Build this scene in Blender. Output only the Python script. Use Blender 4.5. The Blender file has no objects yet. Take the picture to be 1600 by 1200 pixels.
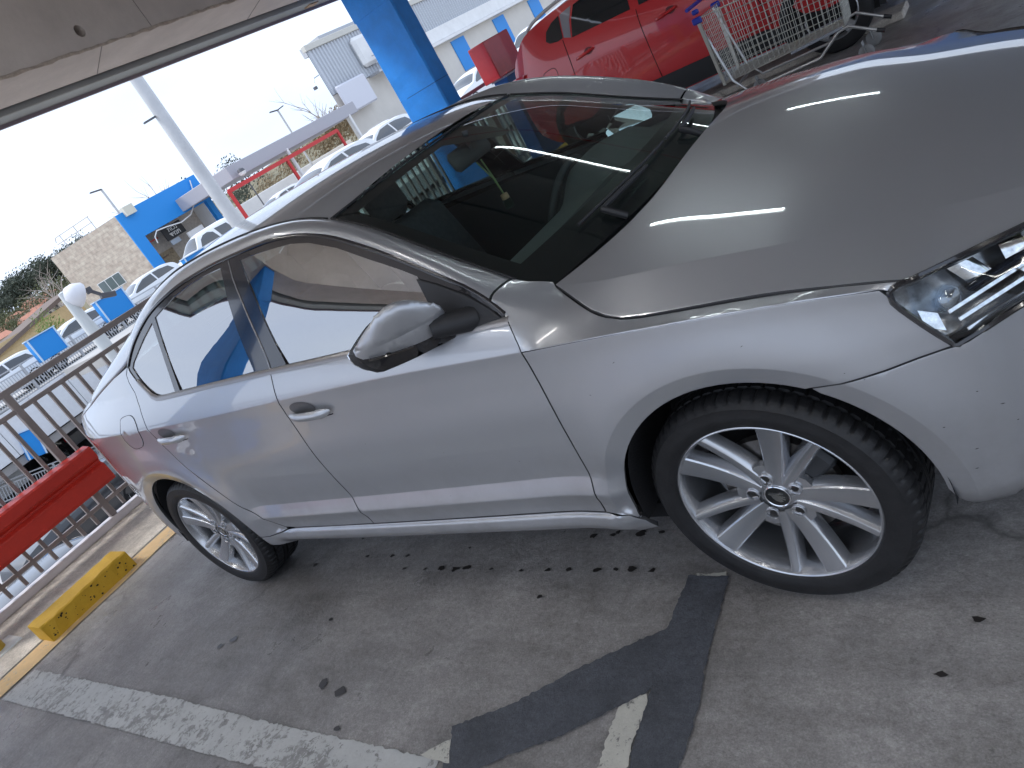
import bpy, bmesh, math, random
import numpy as np
from mathutils import Vector, Matrix
from mathutils.geometry import delaunay_2d_cdt
random.seed(7)
SC = bpy.context.scene
COL = SC.collection
R = math.radians

# ------------------------------------------------------------------ camera, world, sun, exposure
cam_d = bpy.data.cameras.new('camera')
cam = bpy.data.objects.new('camera', cam_d); COL.objects.link(cam)
SC.camera = cam
cam_d.sensor_width = 36.0
cam_d.lens = 36.0 * 1171.576 / 1600.0
cam_d.clip_start = 0.05; cam_d.clip_end = 4000
cam.matrix_world = Matrix((
    (0.7475111, 0.1572558, 0.6453664, 0.72728),
    (0.4584617, 0.5809104, -0.6725741, -2.18781),
    (-0.4806662, 0.7986324, 0.3621412, 1.49520),
    (0, 0, 0, 1)))
SC.view_settings.view_transform = 'Standard'
SC.view_settings.look = 'None'
SC.view_settings.gamma = 1.0
SC.view_settings.use_curve_mapping = False
SC.view_settings.exposure = 0.85

SUN_EL, SUN_AZ = R(52), R(215)          # direction the light comes from (azimuth from +x towards +y)
world = bpy.data.worlds.new('World'); SC.world = world; world.use_nodes = True
nt = world.node_tree; nt.nodes.clear()
wo = nt.nodes.new('ShaderNodeOutputWorld'); bg = nt.nodes.new('ShaderNodeBackground')
sky = nt.nodes.new('ShaderNodeTexSky'); sky.sky_type = 'NISHITA'; sky.sun_disc = False
sky.sun_elevation = SUN_EL; sky.sun_rotation = R(90) - SUN_AZ
sky.air_density = 1.0; sky.dust_density = 4.0; sky.ozone_density = 1.0
tc = nt.nodes.new('ShaderNodeTexCoord'); mp = nt.nodes.new('ShaderNodeMapping')
mp.inputs['Scale'].default_value = (1.0, 1.0, 3.2)
ns = nt.nodes.new('ShaderNodeTexNoise'); ns.inputs['Scale'].default_value = 1.6
ns.inputs['Detail'].default_value = 6; ns.inputs['Roughness'].default_value = 0.5
cr = nt.nodes.new('ShaderNodeValToRGB')
cr.color_ramp.elements[0].position = 0.30; cr.color_ramp.elements[0].color = (0.80, 0.80, 0.80, 1)
cr.color_ramp.elements[1].position = 0.72; cr.color_ramp.elements[1].color = (0.98, 0.98, 0.98, 1)
cl = nt.nodes.new('ShaderNodeValToRGB')
cl.color_ramp.elements[0].position = 0.30; cl.color_ramp.elements[0].color = (5.2, 6.4, 8.8, 1)
cl.color_ramp.elements[1].position = 0.75; cl.color_ramp.elements[1].color = (7.2, 8.0, 9.2, 1)
mx = nt.nodes.new('ShaderNodeMix'); mx.data_type = 'RGBA'
L = nt.links.new
L(tc.outputs['Generated'], mp.inputs['Vector']); L(mp.outputs[0], ns.inputs['Vector'])
L(ns.outputs['Fac'], cr.inputs['Fac']); L(ns.outputs['Fac'], cl.inputs['Fac'])
L(cr.outputs['Color'], mx.inputs['Factor']); L(sky.outputs['Color'], mx.inputs['A']); L(cl.outputs['Color'], mx.inputs['B'])
L(mx.outputs['Result'], bg.inputs['Color']); bg.inputs['Strength'].default_value = 0.10
L(bg.outputs[0], wo.inputs['Surface'])
sd = bpy.data.lights.new('sun', 'SUN'); sd.energy = 1.5; sd.angle = R(14); sd.color = (1.0, 0.97, 0.93)
sun = bpy.data.objects.new('sun', sd); COL.objects.link(sun)
sun.rotation_euler = Vector((math.cos(SUN_EL)*math.cos(SUN_AZ), math.cos(SUN_EL)*math.sin(SUN_AZ), math.sin(SUN_EL))).to_track_quat('Z', 'Y').to_euler()
try:
    SC.cycles.max_bounces = 10; SC.cycles.diffuse_bounces = 5; SC.cycles.glossy_bounces = 5
    SC.cycles.transparent_max_bounces = 24; SC.cycles.sample_clamp_indirect = 6.0
    SC.cycles.use_denoising = True
    SC.cycles.caustics_reflective = False; SC.cycles.caustics_refractive = False
except Exception: pass

# ------------------------------------------------------------------ helpers
def tag(o, label=None, cat=None, group=None, kind=None):
    if label: o['label'] = label
    if cat: o['category'] = cat
    if group: o['group'] = group
    if kind: o['kind'] = kind
    return o
def thing(name, label, cat, loc=(0,0,0), rz=0.0, group=None):
    o = bpy.data.objects.new(name, None); COL.objects.link(o)
    o.location = loc; o.rotation_euler = (0, 0, rz); o.empty_display_size = 0.2
    return tag(o, label, cat, group)
def mesh_obj(name, V, F, m, parent=None, smooth=True, normals=None, mats=None, fm=None):
    me = bpy.data.meshes.new(name)
    me.from_pydata([tuple(map(float, v)) for v in V], [], [tuple(map(int, f)) for f in F])
    if mats:
        for q in mats: me.materials.append(q)
    else: me.materials.append(m)
    if fm is not None: me.polygons.foreach_set('material_index', fm)
    if smooth: me.polygons.foreach_set('use_smooth', [True]*len(me.polygons))
    me.update()
    if normals is not None:
        me.normals_split_custom_set_from_vertices([tuple(map(float, n)) for n in normals])
    o = bpy.data.objects.new(name, me); COL.objects.link(o)
    if parent is not None: o.parent = parent
    return o
def dup_tree(src, loc=None, rz=None, parent=None, label=None):
    c = src.copy(); COL.objects.link(c)
    if parent is not None: c.parent = parent
    if loc is not None: c.location = loc
    if rz is not None: c.rotation_euler = (0, 0, rz)
    if label: c['label'] = label
    for ch in list(src.children): dup_tree(ch, parent=c)
    return c

class MB:
    def __init__(s): s.V = []; s.F = []; s.M = []; s.m = 0
    def add(s, V, F):
        b = len(s.V); s.V += [tuple(v) for v in V]
        for f in F: s.F.append(tuple(b+i for i in f)); s.M.append(s.m)
    def box(s, c, size, rot=None, bev=0.0):
        x, y, z = [q/2 for q in size]
        if bev > 0:
            bev = min(bev, x*.9, y*.9, z*.9)
            V = []; idx = {}
            for sx in (-1,1):
                for sy in (-1,1):
                    for sz in (-1,1):
                        idx[(sx,sy,sz,0)] = len(V); V.append((sx*x, sy*(y-bev), sz*(z-bev)))
                        idx[(sx,sy,sz,1)] = len(V); V.append((sx*(x-bev), sy*y, sz*(z-bev)))
                        idx[(sx,sy,sz,2)] = len(V); V.append((sx*(x-bev), sy*(y-bev), sz*z))
            F = []
            g = lambda a,b,c_,k: idx[(a,b,c_,k)]
            for q in (-1,1):
                F.append([g(q,-1,-1,0),g(q,1,-1,0),g(q,1,1,0),g(q,-1,1,0)][::q])
                F.append([g(-1,q,-1,1),g(-1,q,1,1),g(1,q,1,1),g(1,q,-1,1)][::q])
                F.append([g(-1,-1,q,2),g(1,-1,q,2),g(1,1,q,2),g(-1,1,q,2)][::q])
            for a in (-1,1):
                for b in (-1,1):
                    F.append([g(a,b,-1,0),g(a,b,1,0),g(a,b,1,1),g(a,b,-1,1)][::-a*b])
                    F.append([g(a,-1,b,0),g(a,1,b,0),g(a,1,b,2),g(a,-1,b,2)][::a*b])
                    F.append([g(-1,a,b,1),g(1,a,b,1),g(1,a,b,2),g(-1,a,b,2)][::-a*b])
                    for c_ in (-1,1):
                        F.append([g(a,b,c_,0),g(a,b,c_,1),g(a,b,c_,2)][::a*b*c_])
        else:
            V = [(sx*x, sy*y, sz*z) for sx in (-1,1) for sy in (-1,1) for sz in (-1,1)]
            F = [(0,1,3,2),(4,6,7,5),(0,4,5,1),(2,3,7,6),(0,2,6,4),(1,5,7,3)]
        M = rot if rot is not None else Matrix.Identity(3)
        c = Vector(c)
        s.add([tuple(M @ Vector(v) + c) for v in V], F)
    def beam(s, a, b, w, h, up=(0,0,1), bev=0.0):
        a = Vector(a); b = Vector(b); d = b-a; ln = d.length
        if ln < 1e-6: return
        X = d/ln; U = Vector(up)
        if abs(X.dot(U)) > .98: U = Vector((1,0,0))
        Y = U.cross(X).normalized(); Z = X.cross(Y)
        s.box((a+b)/2, (ln, w, h), Matrix((X,Y,Z)).transposed(), bev)
    def tube(s, pts, r, n=8, cap=True, closed=False):
        pts = [Vector(p) for p in pts]; V = []; F = []; k = len(pts)
        rr = r if hasattr(r, '__len__') else [r]*k
        prev = None
        for i, p in enumerate(pts):
            if closed: d = pts[(i+1)%k]-pts[i-1]
            else: d = pts[min(i+1,k-1)]-pts[max(i-1,0)]
            d.normalize()
            if prev is None:
                a = Vector((0,0,1)) if abs(d.z) < .9 else Vector((1,0,0))
                u = d.cross(a).normalized()
            else:
                u = (prev - d*prev.dot(d)).normalized()
            prev = u; v = d.cross(u)
            for j in range(n):
                t = 2*math.pi*j/n
                V.append(tuple(p + (u*math.cos(t)+v*math.sin(t))*rr[i]))
        m = k if closed else k-1
        for i in range(m):
            i2 = (i+1) % k
            for j in range(n):
                F.append((i*n+j, i*n+(j+1)%n, i2*n+(j+1)%n, i2*n+j))
        if cap and not closed:
            F.append(tuple(range(n))[::-1]); F.append(tuple((k-1)*n+j for j in range(n)))
        s.add(V, F)
    def lathe(s, prof, n=48, axis='Z', c=(0,0,0), closed=False, a0=0, a1=360):
        V = []; F = []; k = len(prof); full = abs(a1-a0-360) < 1e-6
        m = n if full else n+1
        for i in range(m):
            t = R(a0+(a1-a0)*i/n); ct, st = math.cos(t), math.sin(t)
            for r, h in prof:
                if axis == 'Z': V.append((c[0]+r*ct, c[1]+r*st, c[2]+h))
                elif axis == 'Y': V.append((c[0]+r*ct, c[1]+h, c[2]+r*st))
                else: V.append((c[0]+h, c[1]+r*ct, c[2]+r*st))
        for i in range(n):
            i2 = (i+1) % m
            for j in range(k-1 if not closed else k):
                j2 = (j+1) % k
                F.append((i*k+j, i2*k+j, i2*k+j2, i*k+j2))
        s.add(V, F)
    def prism(s, poly, d, axis='Y', o=0.0):
        n = len(poly)
        def P(p, h):
            if axis == 'Y': return (p[0], o+h, p[1])
            if axis == 'X': return (o+h, p[0], p[1])
            return (p[0], p[1], o+h)
        V = [P(p, 0) for p in poly]+[P(p, d) for p in poly]
        F = [tuple(range(n))[::-1], tuple(range(n, 2*n))]+[(i, (i+1)%n, n+(i+1)%n, n+i) for i in range(n)]
        s.add(V, F)
    def grid(s, rows, close=False):
        V = [tuple(p) for r in rows for p in r]; n = len(rows[0]); F = []
        for i in range(len(rows)-1):
            for j in range(n-1): F.append((i*n+j, i*n+j+1, (i+1)*n+j+1, (i+1)*n+j))
        s.add(V, F)
    def build(s, name, m, parent=None, smooth=False, mats=None, recalc=True, angle=35):
        o = mesh_obj(name, s.V, s.F, m, parent, False, mats=mats, fm=s.M if mats else None)
        me = o.data
        if recalc:
            b = bmesh.new(); b.from_mesh(me); bmesh.ops.recalc_face_normals(b, faces=b.faces); b.to_mesh(me); b.free()
        if smooth:
            me.polygons.foreach_set('use_smooth', [True]*len(me.polygons))
            try: me.set_sharp_from_angle(angle=R(angle))
            except Exception: pass
        return o

# ------------------------------------------------------------------ materials
def nodes_of(m):
    m.use_nodes = True
    return m.node_tree, m.node_tree.nodes['Principled BSDF']
MATS = {}
def M(name, col, rough=0.5, metal=0.0, coat=0.0, spec=0.5, var=0.0, vscale=6.0, bump=0.0, bscale=60.0, emit=None, estr=0.0, coatr=0.03):
    if name in MATS: return MATS[name]
    m = bpy.data.materials.new(name); t, b = nodes_of(m)
    b.inputs['Base Color'].default_value = (*col, 1); b.inputs['Roughness'].default_value = rough
    b.inputs['Metallic'].default_value = metal; b.inputs['Specular IOR Level'].default_value = spec
    b.inputs['Coat Weight'].default_value = coat; b.inputs['Coat Roughness'].default_value = coatr
    if emit: b.inputs['Emission Color'].default_value = (*emit, 1); b.inputs['Emission Strength'].default_value = estr
    if var > 0 or bump > 0:
        tcn = t.nodes.new('ShaderNodeTexCoord')
    if var > 0:
        n1 = t.nodes.new('ShaderNodeTexNoise'); n1.inputs['Scale'].default_value = vscale; n1.inputs['Detail'].default_value = 8; n1.inputs['Roughness'].default_value = 0.65
        t.links.new(tcn.outputs['Object'], n1.inputs['Vector'])
        rp = t.nodes.new('ShaderNodeValToRGB')
        rp.color_ramp.elements[0].position = 0.3; rp.color_ramp.elements[1].position = 0.7
        rp.color_ramp.elements[0].color = (*[c*(1-var) for c in col], 1); rp.color_ramp.elements[1].color = (*[min(1, c*(1+var)) for c in col], 1)
        t.links.new(n1.outputs['Fac'], rp.inputs['Fac']); t.links.new(rp.outputs['Color'], b.inputs['Base Color'])
    if bump > 0:
        n2 = t.nodes.new('ShaderNodeTexNoise'); n2.inputs['Scale'].default_value = bscale; n2.inputs['Detail'].default_value = 6
        t.links.new(tcn.outputs['Object'], n2.inputs['Vector'])
        bp_ = t.nodes.new('ShaderNodeBump'); bp_.inputs['Strength'].default_value = bump; bp_.inputs['Distance'].default_value = 0.01
        t.links.new(n2.outputs['Fac'], bp_.inputs['Height']); t.links.new(bp_.outputs['Normal'], b.inputs['Normal'])
    MATS[name] = m
    return m
def glass_mat(name, tint, ior=1.5, rough=0.0, gl=(1,1,1), boost=1.0):
    if name in MATS: return MATS[name]
    m = bpy.data.materials.new(name); m.use_nodes = True; t = m.node_tree; t.nodes.clear()
    o = t.nodes.new('ShaderNodeOutputMaterial'); mxs = t.nodes.new('ShaderNodeMixShader')
    tr = t.nodes.new('ShaderNodeBsdfTransparent'); tr.inputs['Color'].default_value = (*tint, 1)
    g = t.nodes.new('ShaderNodeBsdfGlossy'); g.inputs['Roughness'].default_value = rough; g.inputs['Color'].default_value = (*gl, 1)
    geo = t.nodes.new('ShaderNodeNewGeometry')
    dt = t.nodes.new('ShaderNodeVectorMath'); dt.operation = 'DOT_PRODUCT'
    ab = t.nodes.new('ShaderNodeMath'); ab.operation = 'ABSOLUTE'
    t.links.new(geo.outputs['Normal'], dt.inputs[0]); t.links.new(geo.outputs['Incoming'], dt.inputs[1]); t.links.new(dt.outputs['Value'], ab.inputs[0])
    om = t.nodes.new('ShaderNodeMath'); om.operation = 'SUBTRACT'; om.inputs[0].default_value = 1.0; t.links.new(ab.outputs[0], om.inputs[1])
    pw = t.nodes.new('ShaderNodeMath'); pw.operation = 'POWER'; pw.inputs[1].default_value = 5.0; t.links.new(om.outputs[0], pw.inputs[0])
    f0 = ((ior-1)/(ior+1))**2*boost
    ma = t.nodes.new('ShaderNodeMath'); ma.operation = 'MULTIPLY_ADD'; ma.inputs[1].default_value = 1-f0; ma.inputs[2].default_value = f0
    t.links.new(pw.outputs[0], ma.inputs[0]); t.links.new(ma.outputs[0], mxs.inputs['Fac'])
    t.links.new(tr.outputs[0], mxs.inputs[1]); t.links.new(g.outputs[0], mxs.inputs[2]); t.links.new(mxs.outputs[0], o.inputs['Surface'])
    MATS[name] = m
    return m
def paint(name, col, metal=0.0, rough=0.4, flake=0.0):
    if name in MATS: return MATS[name]
    m = M(name, col, rough, metal, coat=1.0, coatr=0.015)
    if flake > 0:
        t, b = nodes_of(m); tcn = t.nodes.new('ShaderNodeTexCoord')
        # dust film: large soft variation of the coat gloss
        n1 = t.nodes.new('ShaderNodeTexNoise'); n1.inputs['Scale'].default_value = 3.0; n1.inputs['Detail'].default_value = 7
        t.links.new(tcn.outputs['Object'], n1.inputs['Vector'])
        r2 = t.nodes.new('ShaderNodeMapRange'); r2.inputs['From Min'].default_value = .35; r2.inputs['From Max'].default_value = .7
        r2.inputs['To Min'].default_value = 0.01; r2.inputs['To Max'].default_value = 0.05
        t.links.new(n1.outputs['Fac'], r2.inputs['Value']); t.links.new(r2.outputs[0], b.inputs['Coat Roughness'])
        n3 = t.nodes.new('ShaderNodeTexNoise'); n3.inputs['Scale'].default_value = 6; n3.inputs['Detail'].default_value = 9; n3.inputs['Roughness'].default_value = .7
        t.links.new(tcn.outputs['Object'], n3.inputs['Vector'])
        sx = t.nodes.new('ShaderNodeSeparateXYZ'); t.links.new(tcn.outputs['Object'], sx.inputs[0])
        hz = t.nodes.new('ShaderNodeMapRange'); hz.inputs['From Min'].default_value = .62; hz.inputs['From Max'].default_value = .24; hz.inputs['To Min'].default_value = .03; hz.inputs['To Max'].default_value = .42; t.links.new(sx.outputs['Z'], hz.inputs['Value'])
        dm_ = t.nodes.new('ShaderNodeMapRange'); dm_.inputs['From Min'].default_value = .42; dm_.inputs['From Max'].default_value = .72; t.links.new(n3.outputs['Fac'], dm_.inputs['Value'])
        ml = t.nodes.new('ShaderNodeMath'); ml.operation = 'MULTIPLY'; t.links.new(hz.outputs[0], ml.inputs[0]); t.links.new(dm_.outputs[0], ml.inputs[1])
        mc = t.nodes.new('ShaderNodeMix'); mc.data_type = 'RGBA'; mc.inputs['A'].default_value = (*col, 1); mc.inputs['B'].default_value = (.20, .185, .165, 1); t.links.new(ml.outputs[0], mc.inputs['Factor'])
        t.links.new(mc.outputs['Result'], b.inputs['Base Color'])
    return m

# ------------------------------------------------------------------ body surfaces of the silver car (x forward from the front axle, y left, z up)
def pchip(xs,ys):
    xs=np.array(xs,float);ys=np.array(ys,float);h=np.diff(xs);dl=np.diff(ys)/h
    m=np.zeros(len(xs));m[0]=dl[0];m[-1]=dl[-1]
    for i in range(1,len(xs)-1):
        if dl[i-1]*dl[i]>0:
            w1=2*h[i]+h[i-1];w2=h[i]+2*h[i-1];m[i]=(w1+w2)/(w1/dl[i-1]+w2/dl[i])
    def f(x):
        x=np.clip(x,xs[0],xs[-1]);i=np.clip(np.searchsorted(xs,x)-1,0,len(h)-1)
        t=(x-xs[i])/h[i]
        return ((1+2*t)*(1-t)**2*ys[i]+t*(1-t)**2*h[i]*m[i]+t*t*(3-2*t)*ys[i+1]+t*t*(t-1)*h[i]*m[i+1])
    return f
plan=pchip([-3.76,-3.68,-3.55,-3.4,-3.2,-3.0,-2.7,-2.3,-1.3,-0.4,0.0,0.2,0.4,0.55,0.68,0.80,0.88],
           [0.47,0.60,0.700,0.770,0.835,0.874,0.893,0.900,0.905,0.901,0.893,0.883,0.862,0.828,0.765,0.66,0.52])
zS=pchip([-3.76,-3.3,-2.9,-2.55,-2.2,-1.75,-1.0,-0.45,-0.02,0.18,0.385,0.7],[0.955,0.953,0.951,0.942,0.932,0.924,0.909,0.881,0.8595,0.843,0.812,0.76])
_q=np.arange(-2.5,.51,.1)
_zq=np.polyval(np.polyfit([-2.5,-2.0,-1.4,-0.9,-0.4,0.5],[1.075,1.06,1.035,1.005,0.975,0.93],2),_q)
zB=pchip([-3.76,-3.3,-2.9]+list(_q),[1.092,1.085,1.079]+list(_zq))
yB=pchip([-3.76,-3.55,-3.3,-3.1,-2.9,-2.7]+list(_q),[0.46,0.615,0.71,0.751,0.783,0.805]+list(.8535-.0227*(_q+1.25)**2))
def secd(x,z):
    # inward offset of the body side below the crease
    k=pchip([0.16,0.22,0.26,0.285,0.312,0.337,0.3455,0.375,0.412,0.4175,0.4205,0.4235,0.428,0.470,0.4735,0.4765,0.482,0.50,0.58,0.70,0.80,0.86,0.90],
            [0.16,0.085,0.045,0.020,0.009,0.011,0.020,0.0185,0.0082,0.0064,0.0058,0.0062,0.0074,0.0205,0.0218,0.0222,0.0220,0.0205,0.011,0.003,0.007,0.008,0.006])
    return k(z)
def secf(x,z):
    k=pchip([0.10,0.18,0.22,0.27,0.33,0.42,0.55,0.70,0.80,0.86,0.9],
            [0.14,0.075,0.055,0.032,0.019,0.007,0.0,0.002,0.006,0.008,0.008])
    return k(z)
def sstep(a,b,x):
    t=np.clip((x-a)/(b-a),0,1);return t*t*(3-2*t)
ARCHR=0.418
def Wg(x,z):
    # glass: the slope of the greenhouse carried on below the waist
    dz=z-zB(x);q=sstep(-1.2,-1.9,x)
    return yB(x)-(0.31+0.12*q)*dz-0.275*np.maximum(dz,-.05)*np.abs(dz)-.0005
def W(x,z):
    x=np.asarray(x,float);z=np.asarray(z,float)
    p=plan(x);s=zS(x);zb=zB(x);yb=yB(x)
    # fraction of door section: 1 between the wheels
    m=sstep(-0.30,-0.46,x)*sstep(-2.24,-2.08,x)
    zz=np.where(z<s, z*0+np.where(z>0.70,0.70+(z-0.70)*(0.90-0.70)/(s-0.70),z), 0.90)
    lo=p-(m*secd(x,zz)+(1-m)*secf(x,zz))
    edge=p-0.0068
    # crease to belt, smooth to the greenhouse
    t=np.clip((z-s)/(zb-s),0,1)
    e2=edge-(edge-yb)*(0.55*t+0.45*t*t)
    dz=np.maximum(z-zb,0)
    q=sstep(-1.2,-1.9,x)
    up=np.where(z>zb,yb-(0.31+0.12*q)*dz-(0.275+0.0*q)*dz*dz,e2)
    w=np.where(z<=s,lo,up)
    for xc in (0.0,-2.686):
        r=np.hypot(x-xc,z-0.317)
        fl=0.016*np.exp(-(np.maximum(r-ARCHR,0)/0.10)**2)-0.30*np.maximum(ARCHR-r,0)
        k=np.where(z<=s,1,np.exp(-((z-s)/0.03)**2))
        if xc==0: k=k*sstep(0.60,0.42,x)
        w=w+fl*k*np.where(r<0.8,1,0)
    return w
def pt_in(poly, p):
    x, y = p; c = False; n = len(poly); j = n-1
    for i in range(n):
        xi, yi = poly[i]; xj, yj = poly[j]
        if (yi > y) != (yj > y) and x < (xj-xi)*(y-yi)/(yj-yi)+xi: c = not c
        j = i
    return c
def area2(poly):
    return 0.5*sum(poly[i][0]*poly[(i+1)%len(poly)][1]-poly[(i+1)%len(poly)][0]*poly[i][1] for i in range(len(poly)))
def ccw(poly): return poly if area2(poly) > 0 else poly[::-1]
def densify(poly, d, closed=True):
    out = []; n = len(poly)
    for i in range(n if closed else n-1):
        a = np.array(poly[i], float); b = np.array(poly[(i+1)%n], float)
        k = max(1, int(math.ceil(np.linalg.norm(b-a)/d)))
        for j in range(k): out.append(tuple(a+(b-a)*j/k))
    if not closed: out.append(tuple(poly[-1]))
    return out
def smooth_line(pts, d=0.02):
    # centripetal-like Catmull-Rom through the points
    P = [np.array(p, float) for p in pts]; P = [2*P[0]-P[1]]+P+[2*P[-1]-P[-2]]; out = []
    for i in range(1, len(P)-2):
        k = max(1, int(np.linalg.norm(P[i+1]-P[i])/d))
        for j in range(k):
            t = j/k
            out.append(tuple(.5*((2*P[i])+(-P[i-1]+P[i+1])*t+(2*P[i-1]-5*P[i]+4*P[i+1]-P[i+2])*t*t+(-P[i-1]+3*P[i]-3*P[i+1]+P[i+2])*t**3)))
    out.append(tuple(P[-2])); return out
def inset(poly, d):
    # shrink a ccw polygon
    n = len(poly); out = []
    for i in range(n):
        a = np.array(poly[i-1]); b = np.array(poly[i]); c = np.array(poly[(i+1)%n])
        e1 = b-a; e2 = c-b; l1 = np.linalg.norm(e1)+1e-12; l2 = np.linalg.norm(e2)+1e-12
        n1 = np.array([-e1[1], e1[0]])/l1; n2 = np.array([-e2[1], e2[0]])/l2
        m = n1+n2; q = np.linalg.norm(m)
        if q < .3: m = n1; s_ = 1
        else: m = m/q; s_ = 1/max(.5, m@n1)
        out.append(tuple(b+m*d*s_))
    return out
def dist_poly(P, poly):
    A = np.array(poly); B = np.roll(A, -1, 0); D = B-A
    P = np.array(P)[:, None, :]
    t = np.clip(((P-A)*D).sum(2)/((D*D).sum(1)+1e-12), 0, 1)
    Q = A+t[..., None]*D
    return np.sqrt(((P-Q)**2).sum(2)).min(1)
def cull(vo, F, outer, holes):
    out = []
    for f in F:
        c = tuple(sum(vo[i][k] for i in f)/3 for k in (0, 1))
        if pt_in(outer, c) and not any(pt_in(h, c) for h in holes): out.append(f)
    return out
def tri_poly(outer, holes=(), grid=0.03, extra=()):
    outer = ccw(outer); loops = [outer]+[ccw(h)[::-1] for h in holes]
    xs = [p[0] for p in outer]; ys = [p[1] for p in outer]
    g = []
    for i, x in enumerate(np.arange(min(xs)+grid*.5, max(xs), grid)):
        for y in np.arange(min(ys)+grid*(.5 if i % 2 else .0), max(ys), grid): g.append((x, y))
    g += [tuple(e) for e in extra]
    g = [p for p in g if pt_in(outer, p) and not any(pt_in(h, p) for h in holes)]
    if g:
        dd = dist_poly(g, outer)
        for h in holes: dd = np.minimum(dd, dist_poly(g, h))
        lim = grid*.35
        g = [p for p, q in zip(g, dd) if q > lim or q > .0035 and p in set()]
    V = []; E = []
    for lp in loops:
        b = len(V); V += lp; E += [(b+i, b+(i+1) % len(lp)) for i in range(len(lp))]
    fl = list(range(len(outer)))
    V += g
    if holes:
        r = delaunay_2d_cdt([Vector(v) for v in V], E, [], 0, 1e-6)
    else:
        r = delaunay_2d_cdt([Vector(v) for v in V], E, [], 1, 1e-6)
    vo = [tuple(v) for v in r[0]]; F = [tuple(f) for f in r[2]]
    if holes: F = cull(vo, F, outer, holes)
    F = [f if area2([vo[i] for i in f]) > 0 else f[::-1] for f in F]
    return vo, F
def num_normal(f, u, v, e=0.0009):
    a = np.array(f(u+e, v))-np.array(f(u-e, v)); b = np.array(f(u, v+e))-np.array(f(u, v-e))
    n = np.cross(a, b); return n/(np.linalg.norm(n)+1e-12)
def panel(name, poly, f, m, parent, grid=0.028, gap=0.0025, depth=0.014, flip=False, extra=(), holes=(), mirror=False, off=0.0, edge=True, lines=()):
    """a sheet cut out of the surface f(u,v), with its edge turned inwards"""
    poly = ccw(densify(poly, grid*.8)); poly = inset(poly, gap) if gap else poly
    ex = list(extra)
    if edge:
        ex += inset(poly, .005)
    vo, F = tri_poly2(poly, holes, grid, ex, lines)
    P = []; N = []
    sgn = -1 if flip else 1
    for u, v in vo:
        n = num_normal(f, u, v)*sgn; p = np.array(f(u, v))+n*off
        P.append(p); N.append(n)
    if flip: F = [q[::-1] for q in F]
    # edge return
    nb = len(P)
    # boundary loop by matching
    key = {(round(p[0], 6), round(p[1], 6)): i for i, p in enumerate(vo)}
    loops = [poly]+[ccw(h)[::-1] for h in holes]
    Fr = []
    for lp in loops:
        ids = [key.get((round(p[0], 6), round(p[1], 6))) for p in lp]
        ids = [i for i in ids if i is not None]
        k = len(ids); b = len(P)
        for q, i in enumerate(ids):
            i0, i2 = ids[q-1], ids[(q+1) % k]
            tg = P[i2]-P[i0]; out = np.cross(tg, N[i]); out = out/(np.linalg.norm(out)+1e-9)*sgn
            P.append(P[i].copy()); N.append((out*.75+N[i]*.65)/1.0)
            P.append(P[i]-N[i]*depth+out*0.0); N.append(out)
        for q in range(k):
            a, c = b+2*q, b+2*((q+1) % k)
            fc = (a, a+1, c+1, c); Fr.append(fc if not flip else fc[::-1])
        if edge:
            for q, i in enumerate(ids):
                nn = N[i]*.9+(N[b+2*q+1])*.12; N[i] = nn/np.linalg.norm(nn)
    F = F+Fr
    if mirror:
        P = [p*np.array([1, -1, 1]) for p in P]; N = [n*np.array([1, -1, 1]) for n in N]; F = [q[::-1] for q in F]
    fmi = [0]*(len(F)-len(Fr))+[1]*len(Fr)
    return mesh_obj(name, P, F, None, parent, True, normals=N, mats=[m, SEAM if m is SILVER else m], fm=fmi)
def tri_poly2(poly, holes, grid, ex, lines=()):
    xs = [p[0] for p in poly]; ys = [p[1] for p in poly]; g = []
    for i, x in enumerate(np.arange(min(xs)+grid*.5, max(xs), grid)):
        for y in np.arange(min(ys)+grid*(.5 if i % 2 else .0), max(ys), grid): g.append((x, y))
    def ok(pp, lim):
        pp = [p for p in pp if pt_in(poly, p) and not any(pt_in(h, p) for h in holes)]
        if not pp: return []
        dd = dist_poly(pp, poly)
        for h in holes: dd = np.minimum(dd, dist_poly(pp, h))
        return [p for p, q in zip(pp, dd) if q > lim]
    LP = []; LE = []
    for ln in lines:
        ins = [pt_in(poly, p) and not any(pt_in(h, p) for h in holes) for p in ln]
        pts = [p for p, q in zip(ln, ins) if q]
        dmap = dict(zip([id(p) for p in pts], dist_poly(pts, poly))) if pts else {}
        prev = None
        for p, q in zip(ln, ins):
            if q and dmap[id(p)] > .0024:
                LP.append(tuple(p))
                if prev is not None: LE.append((prev, len(LP)-1))
                prev = len(LP)-1
            else: prev = None
    ex = ok(ex, .0028); g = ok(g, grid*.4)
    if LP:
        LA = np.array(LP)
        ex = [p for p in ex if np.min(((LA-np.array(p))**2).sum(1)) > .0035**2]
        g = [p for p in g if np.min(((LA-np.array(p))**2).sum(1)) > .012**2]
    if ex and g:
        E = np.array(ex); keep = []
        for p in g:
            if np.min(((E-np.array(p))**2).sum(1)) > (grid*.3)**2: keep.append(p)
        g = keep
    loops = [poly]+[ccw(h)[::-1] for h in holes]
    V = []; Ed = []
    for lp in loops:
        b = len(V); V += lp; Ed += [(b+i, b+(i+1) % len(lp)) for i in range(len(lp))]
    b = len(V); V += LP; Ed += [(b+i, b+j) for i, j in LE]
    V += ex+g
    r = delaunay_2d_cdt([Vector(v) for v in V], Ed, [], 0 if holes else 1, 1e-6)
    vo = [tuple(v) for v in r[0]]; F = [tuple(f) for f in r[2]]
    if holes: F = cull(vo, F, poly, holes)
    return vo, [f if area2([vo[i] for i in f]) > 0 else f[::-1] for f in F]
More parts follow.
